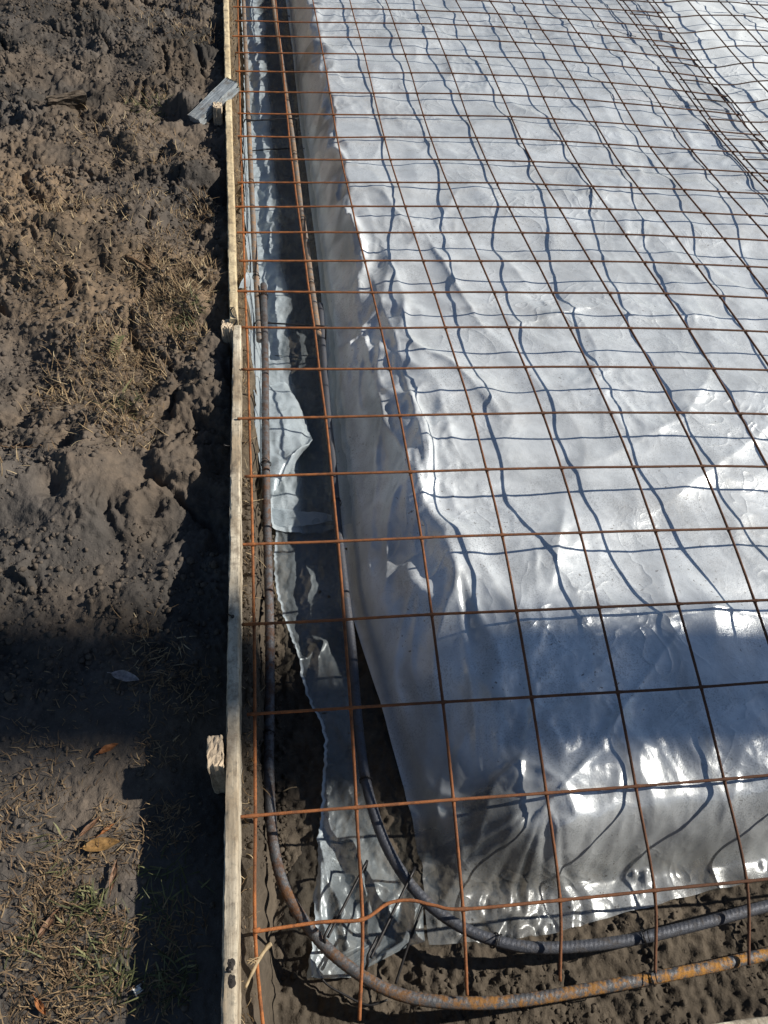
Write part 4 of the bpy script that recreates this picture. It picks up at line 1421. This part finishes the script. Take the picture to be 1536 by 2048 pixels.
def leaf(px_, py_, ln, wd, ang, mat, label, curl=.5, z=None):
    c = at(px_, py_, -.062)
    zz = (float(spoil_z(np.array([c[0]]), np.array([c[1]]))[0]) if z is None else z) + .010
    n, m = 16, 7
    V = np.zeros((n, m, 3))
    ca, sa = math.cos(ang), math.sin(ang)
    for i in range(n):
        t = i / (n - 1)
        w = wd * (math.sin(math.pi * min(1, t * .97 + .015) ** .85) ** .8) * .5
        for j in range(m):
            v = j / (m - 1) * 2 - 1
            x = (t - .5) * ln
            y = w * v * (1 - .12 * curl)
            z_ = .35 * curl * w * v * v * 1.6 + .10 * ln * curl * (t - .45) ** 2 * 2 + .0012 * math.sin(t * 13 + v * 3)
            V[i, j] = (c[0] + ca * x - sa * y, c[1] + sa * x + ca * y, zz + z_)
    me = mesh_np('fallen_leaf', V.reshape(-1, 3), grid_faces(n, m))
    o = link('fallen_leaf', me, mat)
    b = MB()
    p = np.array([c[0] - ca * ln * .5, c[1] - sa * ln * .5, zz + .02 * ln])
    b.tube([p, p + np.array([-ca * .004, -sa * .004, .0005]), p + np.array([-ca * .010, -sa * .009, -.001])], .0008, 5)
    st = b.build('stalk', mat)
    st.parent = o
    sp = MB()
    mid = V[:, m // 2] + np.array([0, 0, .0006])
    sp.tube(mid, np.linspace(.0008, .0003, n), 5)
    sp_ = sp.build('midrib', mat)
    sp_.parent = o
    return tag(o, label, 'leaf', 'fallen leaves on the soil')


def leafmat(name, c):
    return mat_plain(name, c, 0.55, 0.55, 110)


ML = [leafmat('leaf_orange', (0.33, 0.13, 0.045)), leafmat('leaf_ochre', (0.34, 0.20, 0.075)), leafmat('leaf_grey', (0.30, 0.27, 0.27)), leafmat('leaf_brown', (0.19, 0.105, 0.06)), leafmat('leaf_yellow', (0.62, 0.46, 0.12))]
leaf(218, 1499, .040, .017, .42, ML[0], 'bright orange leaf on bare trodden soil under the shadow band', .9)
leaf(204, 1692, .066, .028, .08, ML[1], 'large ochre leaf with grey blotch, below the stake shadow', .8)
leaf(254, 1364, .062, .026, -.35, ML[2], 'pale grey curled leaf lying in the band of shadow', .7)
leaf(229, 1754, .056, .013, 1.45, ML[3], 'narrow brown leaf standing upright at the edge of the plank shadow', .9)
leaf(182, 1656, .050, .012, .75, ML[3], 'thin reddish leaf tip just above the large ochre leaf', .8)
leaf(96, 1848, .056, .015, 1.0, ML[3], 'long dull brown leaf among the dead turf at left', .9)
leaf(82, 2014, .034, .012, -.9, ML[0], 'small rust brown leaf near the bottom left corner', .9)
leaf(215, 1660, .030, .008, .6, ML[0], 'tiny curled leaf touching the stake shadow corner', .9)
# yellow leaf far off and other bits
c = at(386, 3, .05)
leaf(388, 3, .09, .05, .3, ML[4], 'yellow leaf at the top edge of the photo', .6, float(spoil_z(np.array([at(388, 3, .05)[0]]), np.array([at(388, 3, .05)[1]]))[0]))
ob = bpy.data.objects
c = at(276, 1981, -.064)
zc = float(spoil_z(np.array([c[0]]), np.array([c[1]]))[0])
M_chip = mat_plain('pale_chip', (0.72, 0.74, 0.74), 0.5, 0.2, 90)
o = link('plastic_chip', box_mesh('plastic_chip', (c[0], c[1], zc + .006), *ax3((.3, .2, 1)), .0045, .006, .0007, 2, 3, .0003), M_chip)
tag(o, 'tiny pale plastic chip lying in the plank shadow', 'chip')
# old plank end sunk in the spoil
c = at(137, 232, .0)
zc = float(spoil_z(np.array([c[0]]), np.array([c[1]])).max())
o = link('sunken_plank', box_mesh('sunken_plank', (c[0], c[1], zc + .012), *ax3((.25, -.45, .9)), .075, .012, .05, 6, 7, .003), mat_wood('rotten_wood', (.11, .09, .07), (.05, .042, .036), (.08, .065, .05), (8, 40, 8)))
tag(o, 'dark rotten plank end half sunk in the upper left spoil', 'plank')

# green weed sprig
b = MB()
c = at(236, 700, .0)
zc = float(spoil_z(np.array([c[0]]), np.array([c[1]]))[0])
stem = catmull([(c[0] - .01, c[1] - .03, zc), (c[0], c[1], zc + .03), (c[0] + .012, c[1] + .03, zc + .035)], .004)
b.tube(stem, .0011, 5, .5)
for k in range(2, len(stem) - 1, 2):
    for sgn in (-1, 1):
        d = np.array([.016 * sgn, .006, .004])
        q = stem[k]
        sd = np.array([-.002, .004, 0])
        b.add([q, q + d * .5 - sd, q + d, q + d * .5 + sd], [[0, 1, 2, 3]], .9)
tag(b.build('weed_sprig', M_grass, None, True, 'hue'), 'small green weed sprig on the brown soil left of the joint', 'weed')

# ------------------------------------------------------------------ tree beyond the right edge whose trunk shades the slab
def shadow_axis(xs_, H):
    return np.array([xs_, 0.500 - .075 * xs_, -.05]) + np.array(sun_dir) * H / sun_dir.z


X9 = 13.0
tp = []
for H in np.linspace(-.4, 15.5, 30):
    xs_ = X9 - H / math.tan(SUN_EL)
    p = shadow_axis(xs_, H)
    tp.append(p)
tp = np.array(tp)
root = empty('shade_tree', tuple(tp[0]))
tag(root, 'leaning tree beyond the slab whose trunk throws the dark band', 'tree')
b = MB()
rad = np.interp(np.linspace(0, 1, 30), [0, .08, .5, .8, 1], [.28, .23, .185, .17, .08])
b.tube(tp, rad, 16, 0, lambda s_, a: .012 * perlin(s_ * 2.2, a * 1.3, 401))
rg = np.random.default_rng(77)
tips = []
for k in range(14):
    i = 22 + k % 7
    a = rg.uniform(0, 6.28)
    q = tp[i]
    e = q + np.array([math.cos(a) * 1.6, math.sin(a) * 1.6, rg.uniform(.6, 1.8)])
    P = catmull([q, (q + e) / 2 + np.array([0, 0, -.1]), e], .1)
    b.tube(P, np.linspace(.05, .015, len(P)), 7)
    tips += [P[-1], P[len(P) // 2], P[3 * len(P) // 4]]
part('trunk', b.build('trunk_tmp', None).data, M_bark, root)
bpy.data.objects.remove(bpy.data.objects['trunk_tmp'])
pts = np.vstack([t_ + rg.normal(0, .45, (160, 3)) for t_ in tips])
o = blades('crown', pts, M_grass, 402, (.08, .16), .03, (.2, 1.6))
o.parent = root
o.location = -Vector(root.location)
